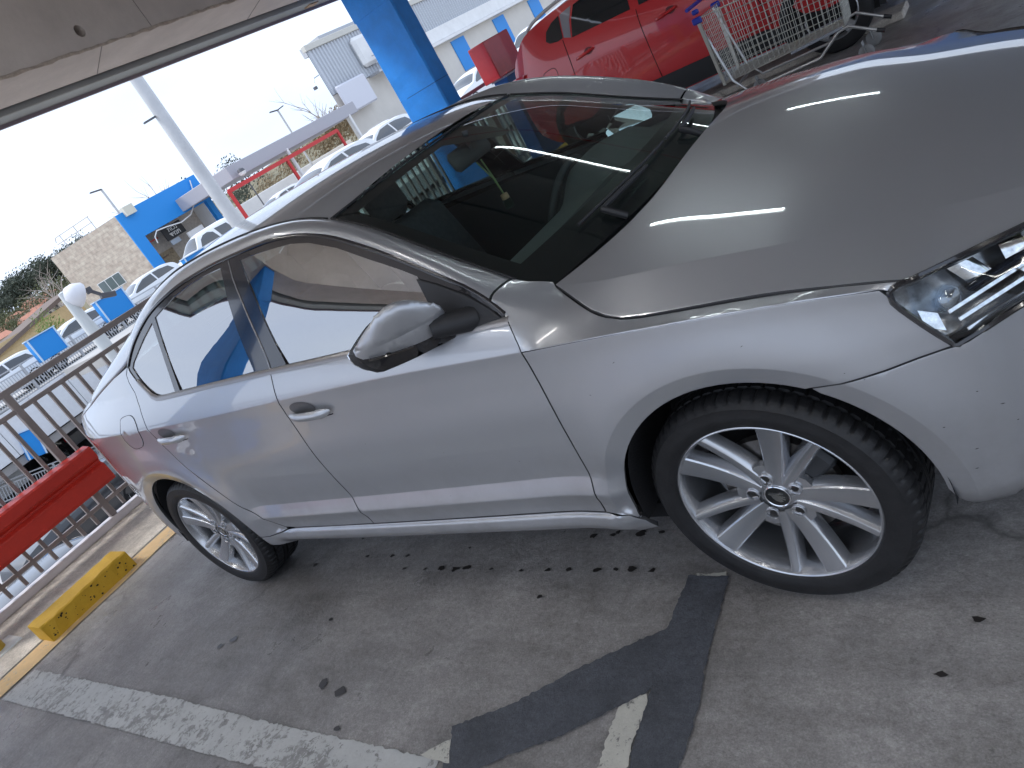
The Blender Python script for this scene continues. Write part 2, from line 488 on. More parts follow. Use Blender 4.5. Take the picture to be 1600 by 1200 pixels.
def fill(name, loop, nrm, m, parent, grid=0.03, bulge=0.0, mirror=False, depth=0.012, gap=0.0, iters=400, off=0.0, holes=()):
    """a smooth skin stretched over a closed 3D outline"""
    nrm = Vector(nrm).normalized(); a = Vector((0, 0, 1)) if abs(nrm.z) < .9 else Vector((1, 0, 0))
    U = a.cross(nrm).normalized(); Wv = nrm.cross(U)
    U, Wv, nn = np.array(U), np.array(Wv), np.array(nrm)
    loop = densify([tuple(p) for p in loop], grid*.8)
    p2 = [(float(np.dot(p, U)), float(np.dot(p, Wv))) for p in loop]; h = [float(np.dot(p, nn)) for p in loop]
    if area2(p2) < 0: p2 = p2[::-1]; h = h[::-1]
    if gap:
        p2 = inset(p2, gap)
    vo, F = tri_poly2(p2, (), grid, inset(p2, .005))
    n = len(p2); key = {(round(p[0], 6), round(p[1], 6)): i for i, p in enumerate(p2)}
    H = np.full(len(vo), np.nan); B = np.zeros(len(vo)); fixed = np.zeros(len(vo), bool); order = [None]*n
    for i, p in enumerate(vo):
        k = key.get((round(p[0], 6), round(p[1], 6)))
        if k is not None: H[i] = h[k]; fixed[i] = True; order[k] = i
    H[~fixed] = np.nanmean(H)
    nbr = [set() for _ in vo]
    for f in F:
        for i in range(3):
            nbr[f[i]].add(f[(i+1) % 3]); nbr[f[i]].add(f[i-1])
    ii = np.where(~fixed)[0]
    if len(ii):
        idx = {j: q for q, j in enumerate(ii)}
        A = np.zeros((len(ii), len(ii))); r1 = np.zeros(len(ii)); r2 = np.zeros(len(ii))
        X = np.array(vo)
        for q, j in enumerate(ii):
            ws = 0
            for k in nbr[j]:
                w = 1/(np.linalg.norm(X[j]-X[k])+1e-6); ws += w
                if fixed[k]: r1[q] += w*H[k]
                else: A[q, idx[k]] -= w
            A[q, q] = ws; r2[q] = ws*grid*grid
        s = np.linalg.solve(A, np.stack([r1, r2], 1)); H[ii] = s[:, 0]
        b = s[:, 1]; B[ii] = b/b.max()
        B = np.sqrt(np.clip(B, 0, 1)) if False else B
    P = [U*p[0]+Wv*p[1]+nn*(H[i]+bulge*B[i]+off) for i, p in enumerate(vo)]
    # smooth vertex normals
    N = np.zeros((len(P), 3))
    for f in F:
        c = np.cross(P[f[1]]-P[f[0]], P[f[2]]-P[f[0]])
        for i in f: N[i] += c
    N = [v/(np.linalg.norm(v)+1e-12) for v in N]
    ids = [i for i in order if i is not None]; k = len(ids); b = len(P)
    for q, i in enumerate(ids):
        tg = P[ids[(q+1) % k]]-P[ids[q-1]]; out = np.cross(tg, N[i]); out = out/(np.linalg.norm(out)+1e-9)
        P.append(P[i].copy()); N.append(out*.75+N[i]*.65); P.append(P[i]-N[i]*depth); N.append(out)
    for q in range(k):
        a_, c_ = b+2*q, b+2*((q+1) % k); F.append((a_, a_+1, c_+1, c_))
    if mirror:
        P = [p*np.array([1, -1, 1]) for p in P]; N = [q*np.array([1, -1, 1]) for q in N]; F = [q[::-1] for q in F]
    return mesh_obj(name, P, F, m, parent, True, normals=N)
def loft(name, rows, m, parent, mirror=False, flip=False, thick=0.0):
    """rows of equal length -> smooth sheet"""
    mb = MB(); mb.grid(rows)
    V = [np.array(v, float) for v in mb.V]; F = [f[::-1] for f in mb.F] if flip else mb.F
    if mirror: V = [v*np.array([1, -1, 1]) for v in V]; F = [f[::-1] for f in F]
    return mesh_obj(name, V, F, m, parent, True)

# ------------------------------------------------------------------ materials of the silver car
SEAM = M('seam_shade', (.045,.045,.047), .7)  # silver panel edges coloured dark to paint in the shut gap shade
SILVER = paint('silver_paint', (0.48, 0.49, 0.51), 0.66, 0.36, flake=1)
GLOSSBLACK = M('gloss_black_trim', (0.018, 0.017, 0.019), 0.12, 0, coat=0.5)
BLACK = M('matte_black_plastic', (0.018, 0.018, 0.02), 0.55, bump=.15, bscale=400)
DARK = M('dark_cavity', (0.008, 0.008, 0.009), 0.9)
RUBBER = M('tyre_rubber', (0.011, 0.011, 0.012), 0.55, var=.45, vscale=14, bump=.12, bscale=120)
ALLOY = M('wheel_alloy', (0.55, 0.56, 0.58), 0.27, 0.85, coat=.6, var=.05, vscale=8)
DISC = M('brake_disc_steel', (0.22, 0.21, 0.20), 0.38, 0.9, var=.3, vscale=20)
CHROME = M('chrome', (0.75, 0.76, 0.78), 0.08, 1.0)
SATIN = M('satin_grey_trim', (0.30, 0.29, 0.29), 0.32, 0.7)
SIDEGLASS = glass_mat('tinted_side_glass', (0.42, 0.54, 0.51), 1.75, 0.0, boost=5.2)
WSGLASS = glass_mat('windscreen_glass', (0.72, 0.84, 0.80), 1.52, 0.0, boost=1.1)
LENS = glass_mat('headlight_lens', (0.93, 0.95, 0.95), 1.45, 0.0, boost=.8)
INTERIOR = M('interior_dark', (0.05, 0.052, 0.055), 0.75, bump=.1, bscale=300)
INTERIORG = M('dashboard_grey', (0.10, 0.108, 0.11), 0.6, bump=.15, bscale=500)
FABRIC = M('seat_fabric', (0.085, 0.088, 0.094), 0.9, var=.2, vscale=40)
HEADLIN = M('headlining', (0.32, 0.31, 0.29), 0.9)

car = thing('parked_car', 'silver saloon filling the foreground with ten spoke alloy wheels and tinted side windows', 'car')
sideF = lambda x, z: (x, -float(W(x, z)), z)

glassF = lambda x, z: (x, -float(Wg(x, z)), z)
# outlines in the side view (x, z)
DLO_TOP = [(-0.446, 0.949), (-0.457, 0.969), (-0.492, 1.006), (-0.557, 1.062), (-0.645, 1.12), (-0.74, 1.179), (-0.845, 1.238), (-0.961, 1.295), (-1.046, 1.326), (-1.13, 1.349), (-1.247, 1.369), (-1.34, 1.376), (-1.537, 1.383), (-1.732, 1.384), (-1.957, 1.374), (-2.147, 1.348), (-2.273, 1.314), (-2.401, 1.259), (-2.473, 1.212), (-2.501, 1.19)]
DLO_BOT = [(-2.501, 1.19), (-2.496, 1.172), (-2.443, 1.118), (-2.385, 1.074), (-2.345, 1.05), (-2.3, 1.036), (-2.22, 1.032), (-2.148, 1.03), (-1.807, 1.021), (-1.464, 1.008), (-1.25, 0.997), (-1.028, 0.986), (-0.772, 0.97), (-0.561, 0.956), (-0.446, 0.949)]
G_FRONT = [(-1.468, 1.361), (-1.349, 1.355), (-1.176, 1.338), (-1.082, 1.315), (-0.972, 1.272), (-0.857, 1.211), (-0.754, 1.157), (-0.7, 1.125), (-0.679, 1.053), (-0.673, 0.979), (-1.032, 0.999), (-1.371, 1.018), (-1.394, 1.091), (-1.414, 1.169), (-1.436, 1.265)]
G_REAR = [(-1.604, 1.364), (-1.745, 1.367), (-1.867, 1.363), (-1.991, 1.35), (-2.165, 1.314), (-2.141, 1.215), (-2.102, 1.046), (-1.8, 1.036), (-1.562, 1.03), (-1.581, 1.121), (-1.592, 1.189), (-1.601, 1.272)]
G_QUART = [(-2.197, 1.302), (-2.301, 1.262), (-2.443, 1.196), (-2.466, 1.178), (-2.433, 1.138), (-2.387, 1.096), (-2.34, 1.064), (-2.28, 1.048), (-2.144, 1.047)]
FRONT_CUT = [(-0.446,0.949),(-0.439,0.925),(-0.432,0.896),(-0.431,0.877),(-0.431,0.784),(-0.431,0.70),(-0.437,0.562),(-0.446,0.45),(-0.458,0.350)]
B_CUT = [(-1.464,1.010),(-1.466,0.987),(-1.477,0.931),(-1.488,0.866),(-1.491,0.756),(-1.492,0.615),(-1.491,0.475),(-1.482,0.417),(-1.477,0.349)]
REAR_CUT = [(-1.477, 0.349), (-1.75, 0.349), (-1.98, 0.351), (-2.045, 0.357), (-2.085, 0.376), (-2.135, 0.42), (-2.205, 0.493), (-2.265, 0.58), (-2.327, 0.663), (-2.382, 0.736), (-2.418, 0.801), (-2.443, 0.857), (-2.458, 0.921), (-2.462, 0.982), (-2.47, 1.03), (-2.501, 1.085), (-2.531, 1.13), (-2.536, 1.16), (-2.509, 1.186), (-2.501, 1.19)]
ARCH_F = [(-0.392,0.334),(-0.374,0.318),(-0.362,0.318)]+[(0.366*math.cos(a), 0.318+0.372*math.sin(a)) for a in np.linspace(math.pi, 0, 40)]
SEAM_FB = [(0.195,0.642),(0.277,0.647),(0.342,0.652),(0.398,0.659),(0.459,0.664)]
crease = lambda x: (x, float(zS(x)))
XS = np.arange(-3.7, .47, .02)
doorlow = [[(x, z) for x in np.arange(-2.24, -.43, .02)] for z in (0.4135, 0.4180, 0.4230, 0.4275, 0.469, 0.4728, 0.4780, 0.4835)]
creasex = [[(x, float(zS(x))+d) for x in XS] for d in (-.009, -.0025, .0025, .009)]
beltx = [[(x, float(zB(x))+d) for x in np.arange(-3.4, -2.4, .03)] for d in (-.012, 0.012)]
def ring(xc, rs, n=70):
    return [[(xc+r*math.cos(a), .317+r*math.sin(a)) for a in np.linspace(-.08, math.pi+.08, n)] for r in rs]
flares = ring(0, (ARCHR-.008, ARCHR-.002, ARCHR+.002, ARCHR+.010))+ring(-2.686, (ARCHR-.008, ARCHR-.002, ARCHR+.002, ARCHR+.010))
FD = FRONT_CUT+B_CUT[::-1]+[p for p in DLO_BOT if -1.46 < p[0] < -.45]
RD = B_CUT+REAR_CUT[1:]+[p for p in DLO_BOT if p[0] < -1.466][1:]
archF_top = [p for p in ARCH_F if not (p[0] > .195 and p[1] < .642)]
arc_split = (0.195, 0.642)
FENDER = [crease(x) for x in np.linspace(-.431, .372, 34)]+[(0.381,0.799),(0.386,0.780),(0.420,0.724),(0.458,0.668)]+SEAM_FB[::-1]+archF_top[::-1]+[(-0.458,0.350)]+FRONT_CUT[::-1][1:5]
FENDER = [p for i, p in enumerate(FENDER) if i == 0 or math.hypot(p[0]-FENDER[i-1][0], p[1]-FENDER[i-1][1]) > 1e-4]
ARCH_R = [(-2.686+0.366*math.cos(a), 0.318+0.372*math.sin(a)) for a in np.linspace(0, math.pi, 40)]
QUART = REAR_CUT[3:]+[(-2.68,1.165),(-2.85,1.135),(-3.05,1.097),(-3.3,1.046),(-3.42,1.022)]+[(-3.56,1.005),(-3.64,.98),(-3.655,.9),(-3.655,.42),(-3.55,.32),(-3.20,.29),(-3.052,.31)]+ARCH_R[::-1]+[(-2.318,.318),(-2.20,.318),(-2.045,.345)]
SILL = [(-0.392,0.334),(-0.458,0.3475),(-0.812,0.3472),(-1.477,0.3472),(-1.98,0.3485),(-2.045,0.343),(-2.20,0.316),(-2.318,.316),(-2.318,0.262),(-2.20,.248),(-1.6,.24),(-0.9,.236),(-0.6,.24),(-.40,.250),(-.352,.256),(-.362,.30)]

# side frame: windscreen pillar, cant rail, rear pillar
LX = [-0.492, -0.557, -0.645, -0.74, -0.845, -0.961, -1.046, -1.13, -1.247, -1.34, -1.537, -1.732, -1.957, -2.147, -2.273, -2.401, -2.473, -2.68, -2.85, -3.05, -3.3, -3.42]
LZ = [1.005, 1.062, 1.12, 1.179, 1.238, 1.295, 1.326, 1.349, 1.369, 1.376, 1.383, 1.384, 1.374, 1.348, 1.314, 1.259, 1.212, 1.165, 1.135, 1.097, 1.046, 1.022]
lz = pchip(LX[::-1], LZ[::-1])
ux = [-.489,-.63,-.781,-.889,-1.015,-1.098,-1.213,-1.408,-1.589,-1.787,-1.978,-2.141,-2.26,-2.45,-2.7,-3.0,-3.25,-3.42]
uy_ = [.716,.689,.658,.634,.607,.592,.599,.598,.596,.594,.590,.584,.578,.566,.553,.552,.570,.592]
uz_ = [1.007,1.085,1.173,1.238,1.298,1.334,1.374,1.406,1.420,1.426,1.423,1.409,1.391,1.348,1.268,1.166,1.082,1.036]
def soften(f, a, b, sig=.07):
    xs = np.linspace(a, b, 600); ys = np.array([float(f(x)) for x in xs]); st = (b-a)/599; k = int(3*sig/st)
    ker = np.exp(-.5*(np.arange(-k, k+1)*st/sig)**2); ker /= ker.sum()
    pad = np.concatenate([2*ys[0]-ys[1:k+1][::-1], ys, 2*ys[-1]-ys[-k-1:-1][::-1]])
    sm = np.convolve(pad, ker, 'valid'); return lambda x: np.interp(x, xs, sm)
uy = soften(pchip(ux[::-1], uy_[::-1]), -3.42, -.489); uz = soften(pchip(ux[::-1], uz_[::-1]), -3.42, -.489, .05)
lz = soften(lz, -3.42, -.492, .03)
def frame_row(x):
    zl = float(lz(x)); p0 = np.array([x, -float(W(x, zl)), zl]); p2 = np.array([x, -float(uy(x)), float(uz(x))])
    t0 = np.array([0, -(float(W(x, zl+.01))-float(W(x, zl)))/.01, 1.0]); t0 /= np.linalg.norm(t0)
    ln = np.linalg.norm(p2-p0); p1 = p0+t0*ln*(.42 if x < -.65 else .20+.22*(-x-.49)/.16)
    row = [p0-t0*.004+np.array([0, .008, 0])]
    for t in np.linspace(0, 1, 12): row.append((1-t)**2*p0+2*t*(1-t)*p1+t*t*p2)
    row.append(p2+np.array([0, .004, -.010]))
    return row
for mir in (False, True):
    loft('side_frame', [frame_row(x) for x in np.linspace(-.494, -3.42, 150)], SILVER, car, mirror=mir)
for mir in (False, True):
    kw = dict(mirror=mir)
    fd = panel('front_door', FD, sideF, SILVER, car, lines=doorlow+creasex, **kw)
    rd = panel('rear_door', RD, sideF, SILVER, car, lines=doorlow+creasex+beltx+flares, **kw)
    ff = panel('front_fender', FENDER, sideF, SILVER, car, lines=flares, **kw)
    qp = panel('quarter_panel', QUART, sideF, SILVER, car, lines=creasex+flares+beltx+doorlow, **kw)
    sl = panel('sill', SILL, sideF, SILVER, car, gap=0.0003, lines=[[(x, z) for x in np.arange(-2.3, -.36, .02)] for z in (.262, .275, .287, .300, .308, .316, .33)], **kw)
    inner = [(-0.36,1.0),(-0.30,.86),(-0.30,.70),(-.36,.60),(-.46,.40),(-.46,.27),(-2.2,.27),(-2.25,.40),(-2.36,.66),(-2.44,.80),(-2.52,1.10),(-2.3,1.02),(-1.464,.998),(-.46,.938)]
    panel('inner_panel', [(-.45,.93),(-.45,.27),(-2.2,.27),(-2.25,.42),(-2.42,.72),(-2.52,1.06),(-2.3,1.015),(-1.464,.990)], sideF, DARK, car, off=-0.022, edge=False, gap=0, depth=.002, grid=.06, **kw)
    # window frame, glazing
    dlo = DLO_TOP+DLO_BOT[1:-1]
    tr = panel('window_frame', dlo, sideF, GLOSSBLACK, car, holes=[ccw(G_FRONT), ccw(G_REAR), ccw(G_QUART)], off=-0.003, depth=.012, edge=False, gap=.001, grid=.035, **kw)
    panel('window_glass', G_FRONT, glassF, SIDEGLASS, fd, off=-0.006, depth=.001, edge=False, gap=-.002, grid=.05, **kw)
    panel('window_glass', G_REAR, glassF, SIDEGLASS, rd, off=-0.006, depth=.001, edge=False, gap=-.002, grid=.05, **kw)
    panel('window_glass', G_QUART, glassF, SIDEGLASS, rd, off=-0.006, depth=.001, edge=False, gap=-.002, grid=.05, **kw)
    # trim strips: belt moulding, upper reveal, pillar seams
    sy = 1 if mir else -1
    def strip(pts, w, m, name, d=.004, o=0.0):
        mb = MB(); pts = smooth_line(pts, .03)
        rows = []
        for i, p in enumerate(pts):
            q0 = np.array(pts[max(i-1, 0)]); q1 = np.array(pts[min(i+1, len(pts)-1)]); t = q1-q0; t /= np.linalg.norm(t)+1e-9; nn = np.array([-t[1], t[0]])
            row = []
            for a, e in ((-.5, -.004), (-.45, d*.7), (0, d), (.45, d*.7), (.5, -.004)):
                x, z = np.array(p)+nn*w*a
                row.append((x, sy*(float(W(x, z))+e+o), z))
            rows.append(row)
        mb.grid(rows)
        return mb.build(name, m, car, smooth=True, angle=80)
    strip([(p[0], p[1]+.006) for p in DLO_BOT[2:]], .017, SATIN, 'belt_moulding')
    strip(DLO_TOP[1:], .010, GLOSSBLACK, 'window_seal', d=.003)
    strip([(-1.537,1.374),(-1.533,1.32),(-1.508,1.237),(-1.488,1.16),(-1.470,1.09),(-1.464,1.018)], .0022, SATIN, 'pillar_seam', d=.0005)
    # fender top and scuttle corner
    loop = [(x, -float(W(x, float(zS(x)))), float(zS(x))) for x in np.linspace(-.431, .372, 30)]
    loop += [(.385,-.857,.806),(.395,-.855,.813),(.410,-.850,.8165)]
    EDGE = [(.41,-.848,.817),(.30,-.842,.831),(.165,-.838,.845),(-.06,-.843,.864),(-.12,-.844,.8695),(-.165,-.842,.876),(-.205,-.834,.886),(-.245,-.818,.901),(-.30,-.778,.920),(-.352,-.735,.937),(-.380,-.711,.948),(-.385,-.705,.962)]
    loop += smooth_line(EDGE[1:], .02)
    loop += [(-.41,-.712,.975),(-.445,-.717,.988)]
    loop += [tuple(p+np.array([.003,0,-.001])) for p in frame_row(-.490)[1:13][::-1]]
    loop += [(x, -float(W(x, z)), z) for x, z in ((-.470,.984),(-.456,.967),(-.446,.949),(-.439,.925),(-.432,.896))]
    fill('fender_top', loop, (0, -.5, 1), SILVER, ff, mirror=mir, bulge=.0015, gap=.001)
    # fuel flap on the right-hand side only
    if not mir:
        fl = smooth_line([(-2.702,0.985),(-2.69,1.003),(-2.66,1.010),(-2.617,1.012),(-2.575,1.009),(-2.552,0.996),(-2.545,0.97),(-2.555,0.935),(-2.58,0.895),(-2.611,0.874),(-2.658,0.867),(-2.70,0.869),(-2.727,0.887),(-2.735,0.915),(-2.722,0.955),(-2.702,0.985)], .01)[:-1]
        panel('fuel_flap', fl, sideF, SILVER, car, off=.0012, gap=0, depth=.01, grid=.02)
        fo = ccw(densify(fl, .01)); fi = inset(fo, .0)
        mb = MB(); n = len(fo)
        mb.tube([(x, -float(W(x, z))-.0009, z) for x, z in inset(fo, -.0022)], .0010, 4, closed=True)
        mb.build('flap_gap', DARK, car)

# roof
zc = pchip([-3.5,-3.25,-3.0,-2.7,-2.45,-2.2,-1.9,-1.5,-1.25,-1.03,-.9], [1.075,1.135,1.235,1.335,1.408,1.440,1.452,1.444,1.418,1.366,1.31])
rows = []
for t in np.linspace(0, 1, 46):
    row = []
    for s in np.linspace(-1, 1, 33):
        x = -1.100-t*(2.40-1.100)+.062*(1-s*s)*(1-t)-.05*t*(1-s*s)*0
        ys = float(uy(x))-.003; zs_ = float(uz(x))-.002
        k = (1-abs(s)**2.2)
        z = zs_+(float(zc(x))-zs_)*k
        row.append((x, ys*s, z))
    rows.append(row)
loft('roof_panel', rows, SILVER, car, flip=False)
for s in (-1, 1):
    mb = MB(); mb.tube([(x, s*(float(uy(x))-.0), float(uz(x))+.001) for x in np.linspace(-1.11, -2.42, 40)], .0035, 6)
    mb.build('roof_moulding', BLACK, car)
# windscreen
def ws_row(t, n=25, inset_=0.0):
    x = -.40-t*(1.098-.40)
    if x > -.489: y = .735-(.735-.716)*((-.40-x)/.089); z = .955+(1.007-.955)*((-.40-x)/.089)
    else: y = float(uy(x)); z = float(uz(x))
    y -= .004; b = .19*(1-t)+.066*t; c = .030*(1-t)+.022*t+.035*math.sin(math.pi*t)*.35
    return [(x+b*(1-s*s), y*s, z-.003+c*(1-s*s)) for s in np.linspace(-1, 1, n)]
wsrows = [ws_row(t) for t in np.linspace(0, 1, 26)]
ws = loft('windscreen', wsrows, WSGLASS, car)
# black ceramic border on the inside of the glass
def ws_pt(t, s, off=-.004):
    a = np.array(ws_row(t, 3)); y0 = a[2]; c = a[1]
    x = y0[0]+(c[0]-y0[0])*(1-s*s); y = y0[1]*s; z = y0[2]+(c[2]-y0[2])*(1-s*s)
    return (x+off*.55, y, z+off*.8)
mb = MB()
for s0, s1 in ((-1, -.925), (.925, 1)):
    mb.grid([[ws_pt(t, s) for s in np.linspace(s0, s1, 4)] for t in np.linspace(0, 1, 30)])
mb.grid([[ws_pt(t, s) for s in np.linspace(-.925, .925, 24)] for t in np.linspace(.93, 1, 4)])
mb.grid([[ws_pt(t, s) for s in np.linspace(-.925, .925, 24)] for t in np.linspace(0, .16, 5)])
# sensor patch behind the mirror
mb.grid([[ws_pt(1-u*.30, math.sin(v)*.17*math.cos(u*1.35), -.0045) for v in np.linspace(-1.57, 1.57, 12)] for u in np.linspace(.2, 1, 8)])
mb.build('screen_border', M('ceramic_black', (.012, .010, .012), .35), ws, smooth=True)
mb = MB()
for s in (-1, 1):
    mb.tube([(lambda p: (p[0]+.004, p[1]*1.004, p[2]+.002))(ws_row(t)[0 if s < 0 else -1]) for t in np.linspace(.12, 1, 30)], .004, 6)
mb.tube([(p[0]-.002, p[1], p[2]+.003) for p in ws_row(1.0)], .004, 6)
mb.build('screen_seal', BLACK, ws)
# rear window
rows = []
for t in np.linspace(0, 1, 20):
    row = []
    for s in np.linspace(-1, 1, 17):
        x = -2.405-t*.85; ys = float(uy(x))-.004; zs_ = float(uz(x))-.003
        row.append((x-.03*(1-s*s)*t, ys*s, zs_+(float(zc(x))-zs_)*(1-abs(s)**2.2)))
    rows.append(row)
loft('rear_window', rows, glass_mat('rear_glass', (.12,.15,.15), 1.6), car)
# boot lid and tail
prof = [(-3.25,1.130,.575),(-3.40,1.085,.595),(-3.58,1.050,.60),(-3.685,1.035,.58),(-3.715,1.015,.565),(-3.705,.96,.56),(-3.715,.86,.55),(-3.735,.74,.54),(-3.735,.62,.53)]
rows = []
for x, z, hw in prof:
    zs_ = float(uz(max(x, -3.42)))
    rows.append([(x+.05*s*s*(1 if x < -3.5 else .2), hw*s, z-(.045 if x > -3.45 else .015)*abs(s)**2.5) for s in np.linspace(-1, 1, 17)])
loft('boot_lid', rows, SILVER, car)

# bumpers follow the plan curve round the corners
def plan_curve(xs, tail):
    P = [(x, float(plan(x))) for x in xs]+tail
    P = smooth_line(P, .01); D = [0]
    for i in range(1, len(P)): D.append(D[-1]+math.hypot(P[i][0]-P[i-1][0], P[i][1]-P[i-1][1]))
    return np.array(P), np.array(D)
FP, FDist = plan_curve([.10,.19,.25,.32,.40,.46,.50], [(.56,.800),(.64,.745),(.72,.665),(.79,.55),(.835,.40),(.855,.20),(.862,0.0)])
RP, RDist = plan_curve([-2.90,-3.0,-3.1,-3.2,-3.3,-3.4,-3.5,-3.6], [(-3.70,.56),(-3.76,.42),(-3.785,.2),(-3.79,0.0)])
def s_of_x(P, D, x):
    o = np.argsort(P[:, 0]); return float(np.interp(x, P[o, 0], D[o]))
def bumperF(s, z):
    x = np.interp(s, FDist, FP[:, 0]); y = np.interp(s, FDist, FP[:, 1])
    e = .004; dx = np.interp(s+e, FDist, FP[:, 0])-np.interp(s-e, FDist, FP[:, 0]); dy = np.interp(s+e, FDist, FP[:, 1])-np.interp(s-e, FDist, FP[:, 1])
    ln = math.hypot(dx, dy)+1e-9; n = (-dy/ln, dx/ln)   # points outwards for a curve running forward on +y
    n = (-dy/ln*1.0, dx/ln) if True else n
    xc = min(x, .60)
    d = float(plan(xc)-W(xc, min(z, float(zS(xc))-.001)))
    d += .05*float(sstep(.32, .16, z))
    corner = max(0.0, 1-abs(x-(.49+.10*(.664-z)))/.05)
    d -= .006*corner*float(sstep(.30, .42, z))
    nx, ny = (-dy/ln, dx/ln)
    if ny < 0: nx, ny = -nx, -ny
    return (float(x-nx*d), -float(y-ny*d), float(z))
def bumperR(s, z):
    x = np.interp(s, RDist, RP[:, 0]); y = np.interp(s, RDist, RP[:, 1]); e = .004
    dx = np.interp(s+e, RDist, RP[:, 0])-np.interp(s-e, RDist, RP[:, 0]); dy = np.interp(s+e, RDist, RP[:, 1])-np.interp(s-e, RDist, RP[:, 1])
    ln = math.hypot(dx, dy)+1e-9; nx, ny = -dy/ln, dx/ln
    if ny < -.0001 or (abs(ny) < .0001 and nx > 0): nx, ny = -nx, -ny
    if nx > 0: nx, ny = -nx, -ny
    xc = max(x, -3.35); d = float(plan(xc)-W(xc, z))-.020*float(sstep(-3.0, -3.3, x)*sstep(.84, .74, z))+.05*float(sstep(.36, .2, z))
    return (float(x-nx*d), -float(y-ny*d), float(z))
sF = lambda x: s_of_x(FP, FDist, x); sR = lambda x: s_of_x(RP, RDist, -x) if False else float(np.interp(-x, -RP[:, 0], RDist))
sEndF, sEndR = FDist[-1], RDist[-1]
archFr = [(sF(p[0]), p[1]) for p in ARCH_F if p[0] > .19 and p[1] < .655]
BF = [(sF(x), z) for x, z in SEAM_FB]+[(sF(.464), .663),(sF(.50),.676),(sF(.56),.690),(sF(.64),.695),(sF(.74),.690),(sEndF-.50,.70),(sEndF-.30,.735),(sEndF-.001,.745)]
BF += [(sEndF-.001,.215),(sF(.60),.222),(sF(.50),.245),(sF(.43),.236),(sF(.395),.226)]+[p for p in archFr[::-1] if p[1] < .640]
sT = sR
BR = [(sT(-3.66),.42),(sT(-3.66),.80),(sEndR-.40,.80),(sEndR-.001,.76),(sEndR-.001,.26),(sT(-3.6),.30)]
for mir in (False, True):
    fb = panel('front_bumper', BF, bumperF, SILVER, car, mirror=mir, flip=False, gap=.0015, grid=.03, lines=[[(sF(p[0]), p[1]) for p in ln if p[0] > .2 and p[1] < .64] for ln in flares[:4]]+[[(sF(.49+.10*(.664-z)+d), z) for z in np.arange(.24, .66, .02)] for d in (-.006, 0, .006)])
    panel('rear_bumper', BR, bumperR, SILVER, car, mirror=mir, flip=True, gap=.0015, grid=.04)
    # lower grille and tail light
    panel('air_intake', [(sEndF-.52,.30),(sEndF-.001,.28),(sEndF-.001,.50),(sEndF-.50,.46)], bumperF, BLACK, fb, mirror=mir, off=.003, gap=0, grid=.05, edge=False)
    panel('tail_light', [(-3.40,.845),(-3.36,.90),(-3.40,.945),(-3.50,.955),(-3.63,.95),(-3.65,.90),(-3.65,.84)], sideF, paint('tail_red', (.45,.012,.012), 0, .2), car, mirror=mir, off=.004, gap=.001, grid=.03)
    for pts in ([(-3.06,.50),(-3.15,.60),(-3.28,.68),(-3.42,.715),(-3.64,.72)], [(-3.10,.395),(-3.2,.50),(-3.32,.56),(-3.45,.585),(-3.64,.59)]):
        mb = MB(); mb.tube([(x, (1 if mir else -1)*(float(W(x, z))-.0008), z) for x, z in smooth_line(pts, .03)], .0022, 5); mb.build('bumper_seam', M('seam_pale', (.55,.56,.58), .2, .9), car)

# bonnet
YK = pchip([-.40,-.37,-.22,0,.16,.365,.55,.80],[.705,.712,.735,.725,.712,.645,.585,.46])
ZK = pchip([-.40,-.37,-.22,0,.16,.365,.55,.80],[.956,.951,.938,.917,.896,.856,.822,.768])
ZC = pchip([-.40,-.20,0,.3,.6,.8],[1.012,.999,.972,.918,.846,.782])
ZE = pchip([-.40,-.245,-.165,-.06,.165,.30,.41,.45,.49,.555,.6,.8],[.935,.895,.874,.864,.845,.831,.8165,.800,.777,.757,.745,.70])
def hoodF(x, y):
    a = abs(y); yk, zk, zc_, ze = float(YK(x)), float(ZK(x)), float(ZC(x)), float(ZE(x))
    if a <= yk: return (x, y, zk+(zc_-zk)*(1-(a/yk)**2.0))
    return (x, y, zk+(ze-zk)*(a-yk)/(.85-yk))
HE = [(-.385,-.708),(-.352,-.735),(-.30,-.778),(-.245,-.818),(-.205,-.834),(-.165,-.842),(-.12,-.844),(-.06,-.843),(.165,-.838),(.30,-.842),(.41,-.848)]
HL = [(.425,-.846),(.49,-.765),(.555,-.712),(.60,-.672),(.70,-.56),(.755,-.42),(.785,-.2),(.792,0)]
HR = [(-.380,-.70),(-.306,-.60),(-.252,-.5),(-.222,-.40),(-.206,-.30),(-.200,-.15),(-.198,0)]
half = smooth_line(HR[::-1], .03)+smooth_line(HE, .03)[0:]+[HL[0]]+smooth_line(HL[1:], .03)
poly = half+[(x, -y) for x, y in half[::-1] if abs(y) > 1e-6]
kx = [[(x, s*float(YK(x))+d) for x in np.arange(-.36, .72, .02)] for s in (-1, 1) for d in (-.007, -.0015, .0015, .007)]
panel('bonnet', poly, hoodF, SILVER, car, grid=.035, gap=.0032, depth=.016, lines=kx)
hu = MB(); hu.box((.15, 0, .66), (.95, 1.2, .10)); hu.build('engine_bay', DARK, car)
# cowl under the rear edge of the bonnet
mb = MB()
mb.grid([[(-.385+.165*(1-s*s)+dx, s*.700, .935+.035*(1-s*s)+dz) for s in np.linspace(-1, 1, 24)] for dx, dz in ((-.12,.0),(-.04,.0),(.03,-.015),(.06,-.05))])
mb.build('cowl_panel', BLACK, car, smooth=True)
